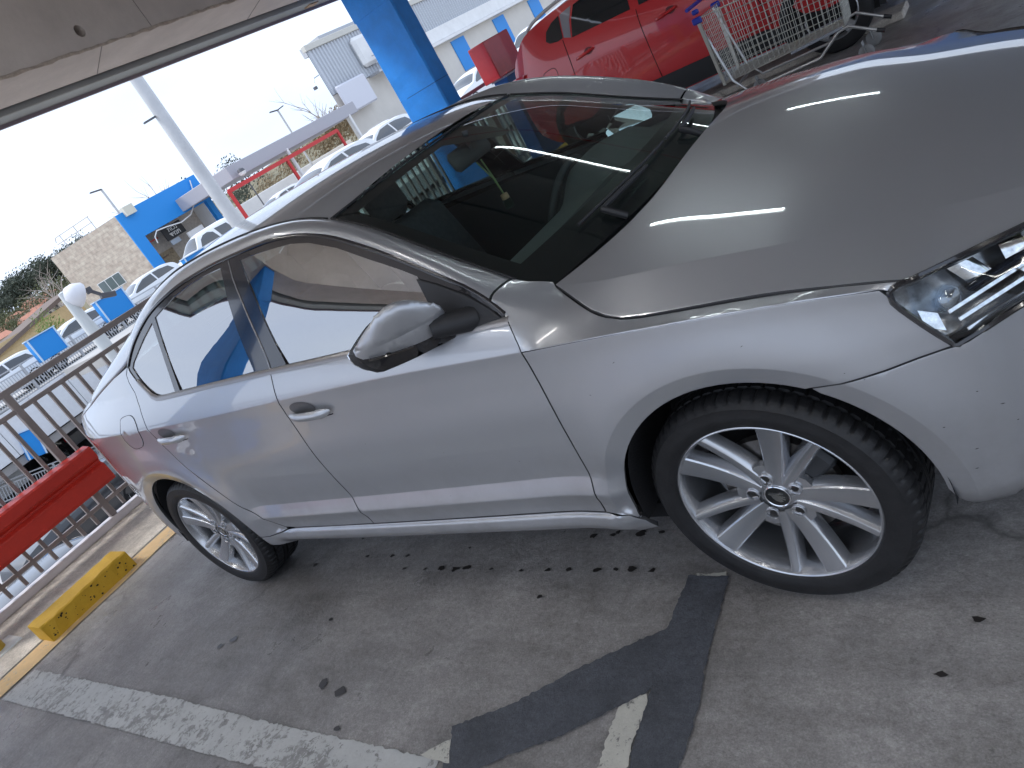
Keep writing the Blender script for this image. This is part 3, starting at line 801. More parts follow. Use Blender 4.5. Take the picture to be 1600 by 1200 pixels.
# wipers
def wiper(pts, name='wiper'):
    mb = MB(); mb.tube(pts, [.012,.011,.009,.007,.006][:len(pts)] if len(pts) <= 5 else .008, 6); return mb
def wsurf(t, s, o): 
    p = ws_pt(t, s, 0); return (p[0]+o*.5, p[1], p[2]+o)
for s0, s1 in ((-.70, -.02), (.02, .74)):
    mb = MB()
    mb.tube([wsurf(.10, s, .012) for s in np.linspace(s0, s1, 8)], .005, 6)
    mb.tube([wsurf(.075, s, .018) for s in np.linspace(s0+.10, s1-.25, 6)], [.006,.008,.008,.008,.007,.005], 6)
    mb.tube([wsurf(.0, s0+.12, .004), wsurf(.04, s0+.10, .016), wsurf(.075, s0+.10, .018)], .010, 8)
    mb.build('wiper', BLACK, car, smooth=True)

# headlights
TOPH = [(.385,-.857,.803),(.393,-.8565,.810),(.408,-.852,.8145),(.425,-.843,.8125),(.49,-.763,.795),(.555,-.712,.791),(.60,-.672,.786),(.70,-.56,.770)]
BOTH = [(.80,-.52,.70),(.72,-.665,.697),(.64,-.748,.697),(.571,-.8,.695),(.50,-.840,.677),(.464,-.851,.665),(.458,-.852,.668)]
LEFH = [(.42,-.8565,.724),(.386,-.8585,.782)]
for mir in (False, True):
    loop = TOPH+BOTH+LEFH
    hn = (.5,-.75,.42)
    hl = fill('headlight', [np.array(p)-np.array([.028,-.045,.012]) for p in loop], hn, M('headlight_bowl', (.26,.265,.275), .20, .85, var=.6, vscale=26), car, mirror=mir, bulge=-.02, depth=.03, grid=.025)
    fill('lens', loop, hn, LENS, hl, mirror=mir, bulge=.010, depth=.002, grid=.03, gap=.004)
    mb = MB(); lp = [np.array(p, float) for p in smooth_line(loop+[loop[0]], .02)]
    mb.tube([tuple(p*np.array([1, -1 if mir else 1, 1])) for p in lp[:-1]], .0058, 6, closed=True)
    mb.build('lens_seal', GLOSSBLACK, hl, smooth=True)
    # inside: local frame along the lamp
    sy = -1 if mir else 1
    O = np.array([.385,-.84,.80]); AX = np.array([.42,.33,-.03]); AX = AX/np.linalg.norm(AX); NN = np.array(Vector(hn).normalized()); DN = np.cross(AX, NN); DN = DN/np.linalg.norm(DN)
    if DN[2] > 0: DN = -DN
    def hp(a, b, c=0.0):   # a along lamp, b downwards, c out of the bowl
        p = np.array([.400,-.835,.800])+AX*a+DN*b+NN*c; return (p[0], sy*p[1], p[2])
    def lampbar(name, a0, b0, a1, b1, w, h, c0, m):
        mb = MB(); mb.beam(hp(a0, b0, c0), hp(a1, b1, c0), w, h, up=tuple(NN*np.array([1, sy, 1])), bev=min(w, h)*.3); mb.build(name, m, hl)
    CH = M('lamp_reflector', (.80,.81,.82), .12, 1.0, var=.3, vscale=60)
    lampbar('light_bar', .06, .082, .44, .030, .010, .006, -.014, CH)
    lampbar('light_bar', .07, .102, .44, .052, .010, .006, -.012, CH)
    lampbar('light_bar', .075, .124, .44, .076, .009, .006, -.010, CH)
    lampbar('light_bar', .08, .145, .34, .105, .006, .007, -.016, CH)
    lampbar('led_strip', .075, .176, .40, .120, .010, .008, -.022, M('led_strip', (.80,.84,.86), .15, .3))
    for a, b, r in ((.075,.060,.026), (.085,.165,.016)):
        mb = MB(); mb.lathe([(0,.016),(r*.5,.013),(r*.85,.006),(r,0),(r*1.06,-.012)], 14, 'Z')
        q = Vector(tuple(NN*np.array([1, sy, 1]))).to_track_quat('Z', 'Y').to_matrix()
        b_ = mb.V; mb.V = [tuple(q @ Vector(v)+Vector(hp(a, b, -.022))) for v in b_]
        mb.build('projector_lens', glass_mat('bulb_glass', (.75,.85,.95), 1.9, .02, boost=2.0), hl, smooth=True)
    mb = MB()
    mb.grid([[hp(.10+.05*u+.02*v, .010+.035*v, -.03+.012*math.sin(u*3.1)) for u in np.linspace(0, 1, 7)] for v in np.linspace(0, 1, 5)])
    mb.grid([[hp(.20+.18*u, .005+.045*v, -.028+.014*math.sin(u*3.1)*math.sin(v*3.1)) for u in np.linspace(0, 1, 9)] for v in np.linspace(0, 1, 6)])
    mb.grid([[hp(.012+.03*u, .055+.035*v+.02*u, -.012) for u in (0, .5, 1)] for v in (0, .5, 1)])
    mb.build('reflector', CH, hl, smooth=True)
    mb = MB(); mb.grid([[hp(.11+.30*u, .052+.016*v-.035*u, -.024+.010*math.sin(v*3.1)) for u in np.linspace(0, 1, 9)] for v in np.linspace(0, 1, 5)]); mb.build('smoked_band', M('smoked_blue', (.035,.04,.055), .12, .6, var=.7, vscale=40), hl, smooth=True)
    for k in range(5):
        mb = MB(); a_ = .20+.035*k; mb.grid([[hp(a_+.030*u+.012*v, .062+.018*v-.004*k, -.006-.012*math.sin(u*3.1)) for u in np.linspace(0, 1, 5)] for v in np.linspace(0, 1, 4)]); mb.build('reflector_cell', CH, hl, smooth=True)
    mb = MB(); mb.grid([[hp(.24+.17*u, -.012+.040*v, -.018+.022*math.sin(u*3.1)*math.sin(v*3.1)) for u in np.linspace(0, 1, 9)] for v in np.linspace(0, 1, 6)]); mb.build('beam_lens', glass_mat('lens_yellow', (.95,.95,.70), 1.7, .02, boost=1.6), hl, smooth=True)
mb = MB()
mb.grid([[(.868-.02*abs(s)**2-.05*(v), s*.50, .735-.16*v*0+.0-.10*v) for s in np.linspace(-1, 1, 15)] for v in (0, .5, 1)])
mb.build('grille', BLACK, car)

# door mirrors
M_TOP = [(-0.789, -1.045, 1.067), (-0.717, -1.025, 1.106), (-0.664, -0.99, 1.131), (-0.636, -0.945, 1.119), (-0.613, -0.905, 1.083), (-0.598, -0.885, 1.056), (-0.602, -0.878, 1.034)]
M_CRE = [(-0.603, -0.88, 1.03), (-0.623, -0.925, 1.038), (-0.658, -0.97, 1.043), (-0.705, -1.02, 1.051), (-0.744, -1.045, 1.06)]
M_RIM = [(-0.787, -1.048, 1.049), (-0.774, -1.045, 1.037), (-0.724, -1.015, 1.022), (-0.665, -0.955, 1.002), (-0.634, -0.905, 0.994), (-0.62, -0.885, 0.999)]
M_BOT = [(-0.787, -1.045, 1.029), (-0.776, -1.02, 0.985), (-0.748, -0.99, 0.973), (-0.703, -0.935, 0.961), (-0.649, -0.885, 0.956), (-0.608, -0.855, 0.952)]
for mir in (False, True):
    sy = -1 if mir else 1
    panel('mirror_sail', [(-.700,1.118),(-.645,1.092),(-.556,1.040),(-.50,.993),(-.47,.966),(-.56,.962),(-.672,.972),(-.684,1.05)], sideF, BLACK, car, mirror=mir, off=.004, gap=0, grid=.03, depth=.01)
    a3 = lambda L_: [np.array(p, float) for p in L_]
    mn = (.62, -.52, .58)
    out = a3(smooth_line(M_TOP, .015))+a3(smooth_line([M_TOP[-1]]+[M_CRE[0], M_RIM[-1], M_BOT[-1]], .02))[1:]+a3(smooth_line(M_BOT[::-1], .015))[1:]+a3(smooth_line([M_BOT[0], M_RIM[0], M_TOP[0]], .02))[1:-1]
    cen = sum(out)/len(out)
    back = [cen+(p-cen)*np.array([.80,.82,.80])+np.array([-.085,.012,-.012]) for p in out]
    mid = [cen+(p-cen)*.93+np.array([-.032,.006,-.012]) for p in out]; out = [cen+(p-cen)*.96+np.array([-.012,.004,-.006]) for p in out]
    rows = [out+[out[0]], mid+[mid[0]], back+[back[0]], [cen+np.array([-.080,.005,0])]*(len(out)+1)]
    base = MB(); base.grid([[(p[0], sy*p[1], p[2]) for p in r] for r in rows])
    base.tube([(-.560, sy*-.835, .980), (-.580, sy*-.862, .990), (-.612, sy*-.892, 1.004), (-.64, sy*-.915, 1.012)], [.034,.032,.030,.026], 12)
    dm = base.build('door_mirror', BLACK, car, smooth=True, angle=50)
    lo = smooth_line(M_RIM, .015)
    fill('mirror_shell', lo+smooth_line(M_BOT[::-1], .015), mn, GLOSSBLACK, dm, mirror=mir, bulge=.012, grid=.014, depth=.004)
    cr_ = smooth_line(M_CRE+[M_TOP[0]], .012)
    fill('mirror_cap', smooth_line(M_TOP, .012)+cr_[:-1], mn, SILVER, dm, mirror=mir, bulge=.026, grid=.014, depth=.006)
    fill('cap_rim', cr_+lo, mn, SILVER, dm, mirror=mir, bulge=.003, grid=.012, depth=.006)
    ind = MB(); ind.tube([(p[0]+.006, sy*(p[1]-.003), p[2]-.004) for p in lo[2:-len(lo)//3]], .0035, 6); ind.build('indicator', M('indicator_smoke', (.03,.025,.022), .1, coat=1), dm, smooth=True)
    gl = MB(); gl.add([(p[0]-.004, sy*p[1], p[2]) for p in back], [tuple(range(len(back)))]); gl.build('mirror_glass', M('mirror_silver', (.7,.72,.74), .02, 1.0), dm)
    if mir:
        dm.matrix_local = Matrix.Translation((-.60,.88,0)) @ Matrix.Rotation(R(62), 4, 'Z') @ Matrix.Translation((.60,-.88,-.03))

# door handles
for mir in (False, True):
    sy = -1 if mir else 1
    for (hx, hz, nm) in ((-1.352,.860,'f'), (-2.305,.889,'r')):
        own = [o for o in car.children if o.name.startswith('front_door' if nm == 'f' else 'rear_door')][-1]
        tl = .012
        def hm(u, v, o):   # u -1..1 along handle (front positive), v up
            x = hx+u*.108; z = hz+v+u*(-.010)
            return (x, sy*-(float(W(x, z))+o), z)
        cup = MB()   # flat patch, shade of the scoop put into its grey
        cup.grid([[hm(-.28+.62*r*math.cos(a), .010+.027*r*math.sin(a), .0016+(-.0)) for a in np.linspace(0, 2*math.pi, 25)] for r in (0.001, .5, .97)])
        cup.build('handle_recess', M('recess_shade', (.16,.16,.165), .35, .5), own, smooth=True)
        g = MB()
        rows = []
        for u in np.linspace(-1, 1, 22):
            prof = max(0.0, 1-abs(u)**3.2); lift = .010+.020*prof; hh = .0035+.0125*prof**.6
            if u > .55: hh *= 1.25
            row = []
            for a in np.linspace(0, 2*math.pi, 13):
                row.append(hm(u, -.006+hh*math.sin(a)+.004*u, lift+.011*math.cos(a)*prof**.5))
            rows.append(row)
        g.grid(rows); g.build('door_handle', SILVER, own, smooth=True, angle=80)
        g = MB(); g.tube([hm(u, -.030+.010*u*u, .001) for u in np.linspace(-.9, .9, 14)], .0016, 5); g.build('handle_gap', DARK, own)

# wheels
def make_wheel(name, spin):
    wroot = thing(name, None, None); wroot.parent = car
    n = 64*5
    # tyre with blocks cut into the tread (local y: negative is outwards)
    prof = [(.2375,-.098),(.243,-.106),(.258,-.1115),(.276,-.1125),(.292,-.1085),(.2945,-.1093),(.297,-.1068),(.3045,-.1005),(.3125,-.0905),(.3160,-.078),
            (.3165,-.064),(.3165,-.060),(.309,-.0585),(.309,-.0525),(.3168,-.051),(.3172,-.020),(.3172,-.016),(.309,-.0145),(.309,-.0085),(.3172,-.007),(.3172,.0)]
    full = prof+[(r, -h) for r, h in prof[::-1][1:]]
    deep = {7:.003, 8:.006, 9:.0065, 10:.0065, 11:.0065, 14:.0055, 15:.0055}
    k = len(full); V = []; F = []
    for i in range(n):
        a = 2*math.pi*i/n
        for j, (r, h) in enumerate(full):
            jj = j if j < len(prof) else k-1-j
            rr = r
            ph = (i+(2 if jj >= 14 else 0)+(0 if j < len(prof) else 1)) % 5
            if jj in deep and ph in (0,): rr -= deep[jj]
            V.append((rr*math.cos(a), h, rr*math.sin(a)))
    for i in range(n):
        i2 = (i+1) % n
        for j in range(k-1): F.append((i*k+j, i*k+j+1, i2*k+j+1, i2*k+j))
    mesh_obj('tyre', V, F, RUBBER, wroot, True).data.set_sharp_from_angle(angle=R(32))
    # rim
    mb = MB()
    mb.lathe([(.2395,-.096),(.2405,-.1005),(.2370,-.1025),(.2335,-.1005),(.2300,-.092),(.2270,-.080),(.2235,-.060),(.2205,-.03),(.2195,.05),(.2320,.095)], 96, 'Y')
    for a in range(5):   # hub flange
        pass
    mb.lathe([(0,-.066),(.040,-.066),(.071,-.0655),(.076,-.060),(.078,-.03)], 60, 'Y')
    rim = mb.build('rim', ALLOY, wroot, smooth=True, angle=30)
    def spoke(ang, r0, r1, w0, w1, y0, y1, dep, flare, skew=0.0, nm='spoke'):
        q = MB(); N = 9; rows = []
        for i in range(N):
            t = i/(N-1); r = r0+(r1-r0)*t; w = w0+(w1-w0)*t; y = y0+(y1-y0)*t**1.3+(.006*math.sin(math.pi*t)); sk = skew*(1-t)
            f = flare*(1-.25*t)
            # section: base left, top left, crown, top right, base right
            rows.append([(r, y+dep, -w-f+sk), (r, y+dep*.35, -w-f*.55+sk), (r, y+.0035, -w-.002+sk), (r, y, -w+.0015+sk), (r, y-.0012, sk), (r, y, w-.0015+sk), (r, y+.0035, w+.002+sk), (r, y+dep*.35, w+f*.55+sk), (r, y+dep, w+f+sk)])
        q.grid(rows); ca, sa = math.cos(R(ang)), math.sin(R(ang))
        q.V = [(v[0]*ca-v[2]*sa, v[1], v[0]*sa+v[2]*ca) for v in q.V]
        return q.build(nm, ALLOY, rim, smooth=True, angle=22)
    for kq in range(5):
        b = 72*kq+spin
        spoke(1.5+b, .040, .2335, .0165, .0285, -.0715, -.0965, .034, .011, .004)
        spoke(-24.8+72+b, .046, .2335, .0115, .0088, -.0715, -.0965, .036, .015, -.003)
        # pad with bolt hole in the wide gap
        ba = R(27.0+b-3); c = (.0570*math.cos(ba), -.0735, .0570*math.sin(ba))
        q = MB(); q.lathe([(.0176,.004),(.0172,-.0022),(.0152,-.0030),(.0138,.0005),(.0136,.004)], 20, 'Y', c); q.build('bolt_recess', ALLOY, rim, smooth=True, angle=40)
        q = MB(); q.lathe([(.0138,.0032),(.0,.0032)], 20, 'Y', c); q.lathe([(.0080,.003),(.0080,.0015),(.006,.0008),(0,.0008)], 6, 'Y', c); q.build('wheel_bolt', M('bolt_hole_shade', (.028,.026,.024), .5, .3), rim)  # shallow disc and bolt head coloured dark for a deep hole's shade
        q = MB(); w = R(19); pts = []
        for a_, r_ in ((-1, .052), (-1, .090), (-.35, .098), (.35, .098), (1, .090), (1, .052)):
            an = ba+a_*w*(.9 if r_ > .06 else .7); pts.append((r_*math.cos(an), r_*math.sin(an)))
        q.V = []; q.prism(pts, .020, 'Y', -.0725+.004); q.build('hub_pad', ALLOY, rim)
    q = MB(); q.lathe([(.0325,-.066),(.0325,-.0705),(.0305,-.0715),(.0285,-.0700)], 40, 'Y'); q.build('cap_ring', CHROME, rim, smooth=True)
    q = MB(); q.lathe([(.0288,-.0695),(.0,-.0702)], 40, 'Y'); cc = q.build('centre_cap', M('cap_black', (.012,.013,.013), .2, coat=1), rim, smooth=True)
    # winged arrow badge
    q = MB()
    q.prism([(-.020,.0095),(-.016,.0125),(-.013,.0100),(.004,.0095),(.010,.0125),(.018,.0065),(.010,.0075),(.004,.0065),(-.014,.0065)], -.0018, 'Y', -.0702)
    q.prism([(-.013,.0060),(.002,.0058),(.008,.002),(.020,-.001),(.019,-.004),(.010,-.0025),(.019,-.008),(.017,-.011),(.008,-.0055),(.012,-.014),(.004,-.0165),(-.006,-.011),(-.011,-.003)], -.0018, 'Y', -.0702)
    q.build('winged_badge', M('badge_silver', (.55,.56,.54), .25, 1.0), rim)
    q = MB(); q.lathe([(.07,-.03),(.145,-.03),(.145,-.006),(.07,-.006)], 60, 'Y', closed=True); q.build('brake_disc', DISC, wroot, smooth=True, angle=30)
    q = MB(); q.lathe([(.0,-.034),(.078,-.034),(.08,-.02)], 40, 'Y'); q.lathe([(.215,.06),(.0,.06)], 48, 'Y'); q.build('disc_bell', DARK, wroot)
    q = MB(); q.box((.105,-.018,.075), (.085,.062,.075), Matrix.Rotation(R(-35), 3, 'Y'), .012); q.build('brake_caliper', M('caliper_iron', (.055,.058,.062), .5, .4), wroot)
    return wroot
STEER = -.05085
wf = make_wheel('wheel', 0.0); wf.location = (0, -.768, .317); wf.rotation_euler = (0, 0, STEER)
wr = make_wheel('wheel', 7.8); wr.location = (-2.686, -.768, .317)
for x in (0, -2.686):
    c = dup_tree(wf if x == 0 else wr, parent=car); c.location = (x, .768, .317); c.rotation_euler = (0, 0, math.pi+(STEER if x == 0 else 0))
# wheel houses
for x in (0, -2.686):
    for s in (-1, 1):
        mb = MB()
        mb.lathe([(.372, -.30), (.385, 0.0)], 40, 'Y', (x, s*.86 if s < 0 else s*.86, .317), a0=-12, a1=192) if False else None
        V = []
        rows = [[(x+.375*math.cos(a), s*y, .318+.380*math.sin(a)) for a in np.linspace(R(-6), R(186), 40)] for y in (.855, .80, .52)]
        mb.grid(rows)
        mb.grid([[(x+.375*r*math.cos(a), s*.52, .318+.380*r*math.sin(a)) for a in np.linspace(R(-6), R(186), 40)] for r in (1.0, .02)])
        mb.build('wheel_house', M('liner_felt', (.014,.014,.016), .85, bump=.3, bscale=200), car, smooth=True, angle=50)
mb = MB(); mb.box((-1.34, 0, .24), (2.0, 1.55, .05)); mb.box((-3.25, 0, .34), (.6, 1.3, .1)); mb.box((.45,0,.28),(.5,1.2,.06)); mb.build('floor_pan', DARK, car)

# interior
mb = MB()
dash = [(-.40,.925),(-.52,.955),(-.70,.955),(-.80,.940),(-.86,.900),(-.90,.80),(-.84,.60),(-.60,.50),(-.40,.60)]
rows = []
for s in np.linspace(-1, 1, 40):
    y = s*.73; hood = .085*math.exp(-((y-.37)/.20)**4)
    rows.append([(x+(.10*(1-s*s) if x > -.6 else .03*(1-s*s)), y, z+(hood*(1.0 if -.86 < x < -.6 else (.5 if x >= -.6 and x < -.45 else 0)))) for x, z in smooth_line(dash, .03)])
mb.grid(rows); mb.build('dashboard', INTERIORG, car, smooth=True, angle=60)
mb = MB(); mb.box((-.54, -.05, .972), (.05, .95, .012), Matrix.Rotation(R(0), 3, 'Y'), .004); mb.build('defroster_vent', INTERIOR, car)
mb = MB()
C0 = Vector((-.93, .37, .86)); tilt = Matrix.Rotation(R(-62), 3, 'Y')
mb.tube([tuple(tilt @ Vector((.185*math.cos(a), .185*math.sin(a), 0))+C0) for a in np.linspace(0, 2*math.pi, 40)[:-1]], .015, 10, closed=True)
for a in (0, 90, 180):
    e = tilt @ Vector((.17*math.sin(R(a))*0+.17*math.cos(R(a+90)), .17*math.sin(R(a+90)), 0))+C0
    mb.beam(tuple(C0), tuple(e), .05, .02)
mb.lathe([(0,.03),(.07,.025),(.085,0)], 20, 'Z', (0,0,0)); k = 21*3
for i in range(len(mb.V)-60, len(mb.V)): mb.V[i] = tuple(tilt @ Vector(mb.V[i])+C0)
mb.build('steering_wheel', INTERIOR, car, smooth=True, angle=50)
def seat(x, y, w, name='seat', head=True):
    r = MB()
    r.box((x+.02, y, .52), (.52, w, .16), Matrix.Rotation(R(-8), 3, 'Y'), .05)
    r.box((x-.28, y, .80), (.15, w, .62), Matrix.Rotation(R(-16), 3, 'Y'), .055)
    o = r.build(name, FABRIC, car, smooth=True, angle=60)
    if head:
        h = MB(); h.box((x-.40, y, 1.19), (.10, .25, .17), Matrix.Rotation(R(-10), 3, 'Y'), .045); h.tube([(x-.37, y-.06, 1.02), (x-.395, y-.06, 1.13)], .007, 6); h.tube([(x-.37, y+.06, 1.02), (x-.395, y+.06, 1.13)], .007, 6)
        h.build('headrest', FABRIC, o, smooth=True, angle=60)
    return o
seat(-1.42, .37, .50); seat(-1.42, -.37, .50)
b = seat(-2.22, 0, 1.25, 'rear_seat', False)
for y in (-.42, .42):
    h = MB(); h.box((-2.58, y, 1.14), (.09, .24, .14), None, .04); h.build('headrest', FABRIC, b, smooth=True, angle=60)
mb = MB(); mb.box((-1.25, 0, .62), (1.1, .18, .22), None, .03); mb.build('centre_console', INTERIOR, car)
rows = [[(x, float(uy(x))*.97*s, float(uz(x))-.045+(float(zc(x))-float(uz(x)))*(1-abs(s)**2.2)) for s in np.linspace(-1, 1, 13)] for x in np.linspace(-1.16, -2.6, 16)]
loft('headlining', rows, HEADLIN, car)
mb = MB(); mb.box((-.965, 0, 1.262), (.035, .24, .075), Matrix.Rotation(R(-14), 3, 'Y'), .016); mb.tube([(-.95,0,1.27),(-.94,0,1.335)], .011, 6); mb.build('rear_view_mirror', INTERIOR, car, smooth=True, angle=50)
mb = MB(); mb.tube([(-.96,.03,1.22),(-.955,.04,1.14),(-.955,.045,1.075)], .003, 5); mb.tube([(-.96,.0,1.22),(-.955,.035,1.14),(-.955,.045,1.075)], .003, 5)
airf = mb.build('air_freshener', M('cord_green', (.16,.22,.08), .7), car)
mb = MB(); mb.lathe([(0,1.075),(.014,1.073),(.015,1.055),(.013,1.052)], 12, 'Z', (-.955,.045,0)); mb.build('cap', M('wood_cap', (.35,.22,.12), .6), airf)
mb = MB(); mb.lathe([(.012,1.052),(.018,1.045),(.018,1.018),(0,1.015)], 14, 'Z', (-.955,.045,0)); mb.build('bottle', glass_mat('bottle_glass', (.7,.9,.8), 1.5), airf, smooth=True)
for s in (-1, 1):   # inner door cards
    mb = MB(); mb.grid([[(x, s*(.765-.02*(z > .9)), z) for x in np.linspace(-.5, -2.3, 8)] for z in (.35, .6, .9, .985)]); mb.build('door_card', INTERIOR, car, smooth=True)

rr = random.Random(77); mb = MB()
def chip(fn, u, v, L_, w, ang):
    P = []
    for a, b in ((-L_, 0), (0, w), (L_*.8, w*.3), (L_, -w*.4), (0, -w)):
        c, q = math.cos(ang), math.sin(ang); uu, vv = u+a*c-b*q, v+a*q+b*c; p = np.array(fn(uu, vv)); n = num_normal(fn, uu, vv); P.append(p+n*.0006)
    mb.add(P, [tuple(range(5))])
for x, z in ((.555,.60),(.56,.588),(.57,.575),(.50,.52),(.515,.47),(.44,.43),(.47,.56),(.40,.50),(.43,.38)):
    chip(bumperF, sF(x), z, rr.uniform(.002, .006), .0012, rr.uniform(-.8, .2))
for x, z in ((.30,.645),(.27,.668),(-.30,.73),(-.9,.62),(-1.2,.70),(-.65,.55),(-1.0,.45),(-.2,.80),(.1,.775)):
    chip(sideF, x, z, rr.uniform(.0015, .004), .0008, rr.uniform(-.6, .6))
tag(mb.build('paint_chips', M('chip_dark', (.06,.058,.055), .7), car), kind='stuff')
# ------------------------------------------------------------------ ground materials
def concrete_floor(name, base, light, dark, scale=1.0, rough=(.38,.62), stain=.6):
    m = bpy.data.materials.new(name); t, b = nodes_of(m); nn = t.nodes.new; lk = t.links.new
    tcn = nn('ShaderNodeTexCoord')
    def noise(s, d=8, r=.6, dis=0, vec=None):
        q = nn('ShaderNodeTexNoise'); q.inputs['Scale'].default_value = s*scale; q.inputs['Detail'].default_value = d; q.inputs['Roughness'].default_value = r; q.inputs['Distortion'].default_value = dis
        lk(vec or tcn.outputs['Object'], q.inputs['Vector']); return q.outputs['Fac']
    def ramp(f, a, c0, c, c1):
        q = nn('ShaderNodeValToRGB'); q.color_ramp.elements[0].position = a; q.color_ramp.elements[1].position = c
        q.color_ramp.elements[0].color = (*c0, 1) if len(c0) == 3 else c0; q.color_ramp.elements[1].color = (*c1, 1); lk(f, q.inputs['Fac']); return q.outputs['Color']
    def mix(a, c, f, mode='MIX'):
        q = nn('ShaderNodeMix'); q.data_type = 'RGBA'; q.blend_type = mode
        if isinstance(f, float): q.inputs['Factor'].default_value = f
        else: lk(f, q.inputs['Factor'])
        for s, v in (('A', a), ('B', c)):
            if isinstance(v, tuple): q.inputs[s].default_value = (*v, 1)
            else: lk(v, q.inputs[s])
        return q.outputs['Result']
    c = ramp(noise(.55, 9, .62, .4), .34, dark, .66, light)
    c = mix(c, ramp(noise(2.3, 9, .68, .8), .3, (.55,.54,.52), .7, (1.25,1.25,1.25)), .75, 'MULTIPLY')
    c = mix(c, ramp(noise(9, 10, .72), .25, (.72,.70,.69), .75, (1.16,1.16,1.16)), .7, 'MULTIPLY')
    c = mix(c, ramp(noise(48, 8, .75), .32, (.62,.61,.60), .68, (1.28,1.28,1.28)), .75, 'MULTIPLY')
    c = mix(c, ramp(noise(170, 5, .7), .32, (.60,.59,.58), .66, (1.28,1.28,1.28)), .70, 'MULTIPLY')
    # dragged tyre scuffs: noise stretched along the bays
    mpn = nn('ShaderNodeMapping'); mpn.inputs['Scale'].default_value = (1.2, 9, 1); mpn.inputs['Rotation'].default_value = (0, 0, .25); lk(tcn.outputs['Object'], mpn.inputs['Vector'])
    c = mix(c, ramp(noise(1.7, 8, .7, .3, mpn.outputs[0]), .36, (.62,.61,.60), .62, (1.12,1.12,1.12)), .34, 'MULTIPLY')
    # oil and damp stains
    st = ramp(noise(.9, 4, .5, 1.2), .60, (0,0,0), .74, (1,1,1))
    sf = nn('ShaderNodeMath'); sf.operation = 'MULTIPLY'; sf.inputs[1].default_value = stain; lk(st, sf.inputs[0])
    c = mix(c, tuple(v*.55 for v in base), sf.outputs[0])
    # small dark specks
    v = nn('ShaderNodeTexVoronoi'); v.inputs['Scale'].default_value = 7*scale; v.inputs['Randomness'].default_value = 1; lk(tcn.outputs['Object'], v.inputs['Vector'])
    vr = ramp(v.outputs['Distance'], .03, (1,1,1), .075, (0,0,0)); vm = nn('ShaderNodeMath'); vm.operation = 'MULTIPLY'; lk(vr, vm.inputs[0])
    lk(ramp(noise(1.4, 2), .52, (0,0,0), .60, (.75,.75,.75)), vm.inputs[1])
    c = mix(c, (.05,.048,.045), vm.outputs[0])
    # hairline cracks
    v2 = nn('ShaderNodeTexVoronoi'); v2.feature = 'DISTANCE_TO_EDGE'; v2.inputs['Scale'].default_value = .75*scale
    dn = nn('ShaderNodeTexNoise'); dn.inputs['Scale'].default_value = 3; dn.inputs['Detail'].default_value = 5; lk(tcn.outputs['Object'], dn.inputs['Vector'])
    dv = nn('ShaderNodeMix'); dv.data_type = 'VECTOR'; dv.inputs['Factor'].default_value = .22; lk(tcn.outputs['Object'], dv.inputs['A']); lk(dn.outputs['Color'], dv.inputs['B']); lk(dv.outputs['Result'], v2.inputs['Vector'])
    ck = ramp(v2.outputs['Distance'], .0, (.75,.75,.75), .006, (0,0,0)); cm = nn('ShaderNodeMath'); cm.operation = 'MULTIPLY'; lk(ck, cm.inputs[0]); lk(ramp(noise(.8, 3), .5, (0,0,0), .58, (.8,.8,.8)), cm.inputs[1])
    c = mix(c, (.055,.053,.05), cm.outputs[0])
    lk(c, b.inputs['Base Color'])
    r = nn('ShaderNodeMapRange'); r.inputs['From Min'].default_value = .35; r.inputs['From Max'].default_value = .65; r.inputs['To Min'].default_value = rough[0]; r.inputs['To Max'].default_value = rough[1]
    lk(noise(3.1, 8, .65), r.inputs['Value']); lk(r.outputs[0], b.inputs['Roughness'])
    bp1 = nn('ShaderNodeBump'); bp1.inputs['Strength'].default_value = .75; bp1.inputs['Distance'].default_value = .006
    ad = nn('ShaderNodeMath'); ad.operation = 'ADD'; lk(noise(30, 12, .78), ad.inputs[0]); lk(noise(9, 8, .68, .6), ad.inputs[1])
    lk(ad.outputs[0], bp1.inputs['Height']); lk(bp1.outputs['Normal'], b.inputs['Normal'])
    return m
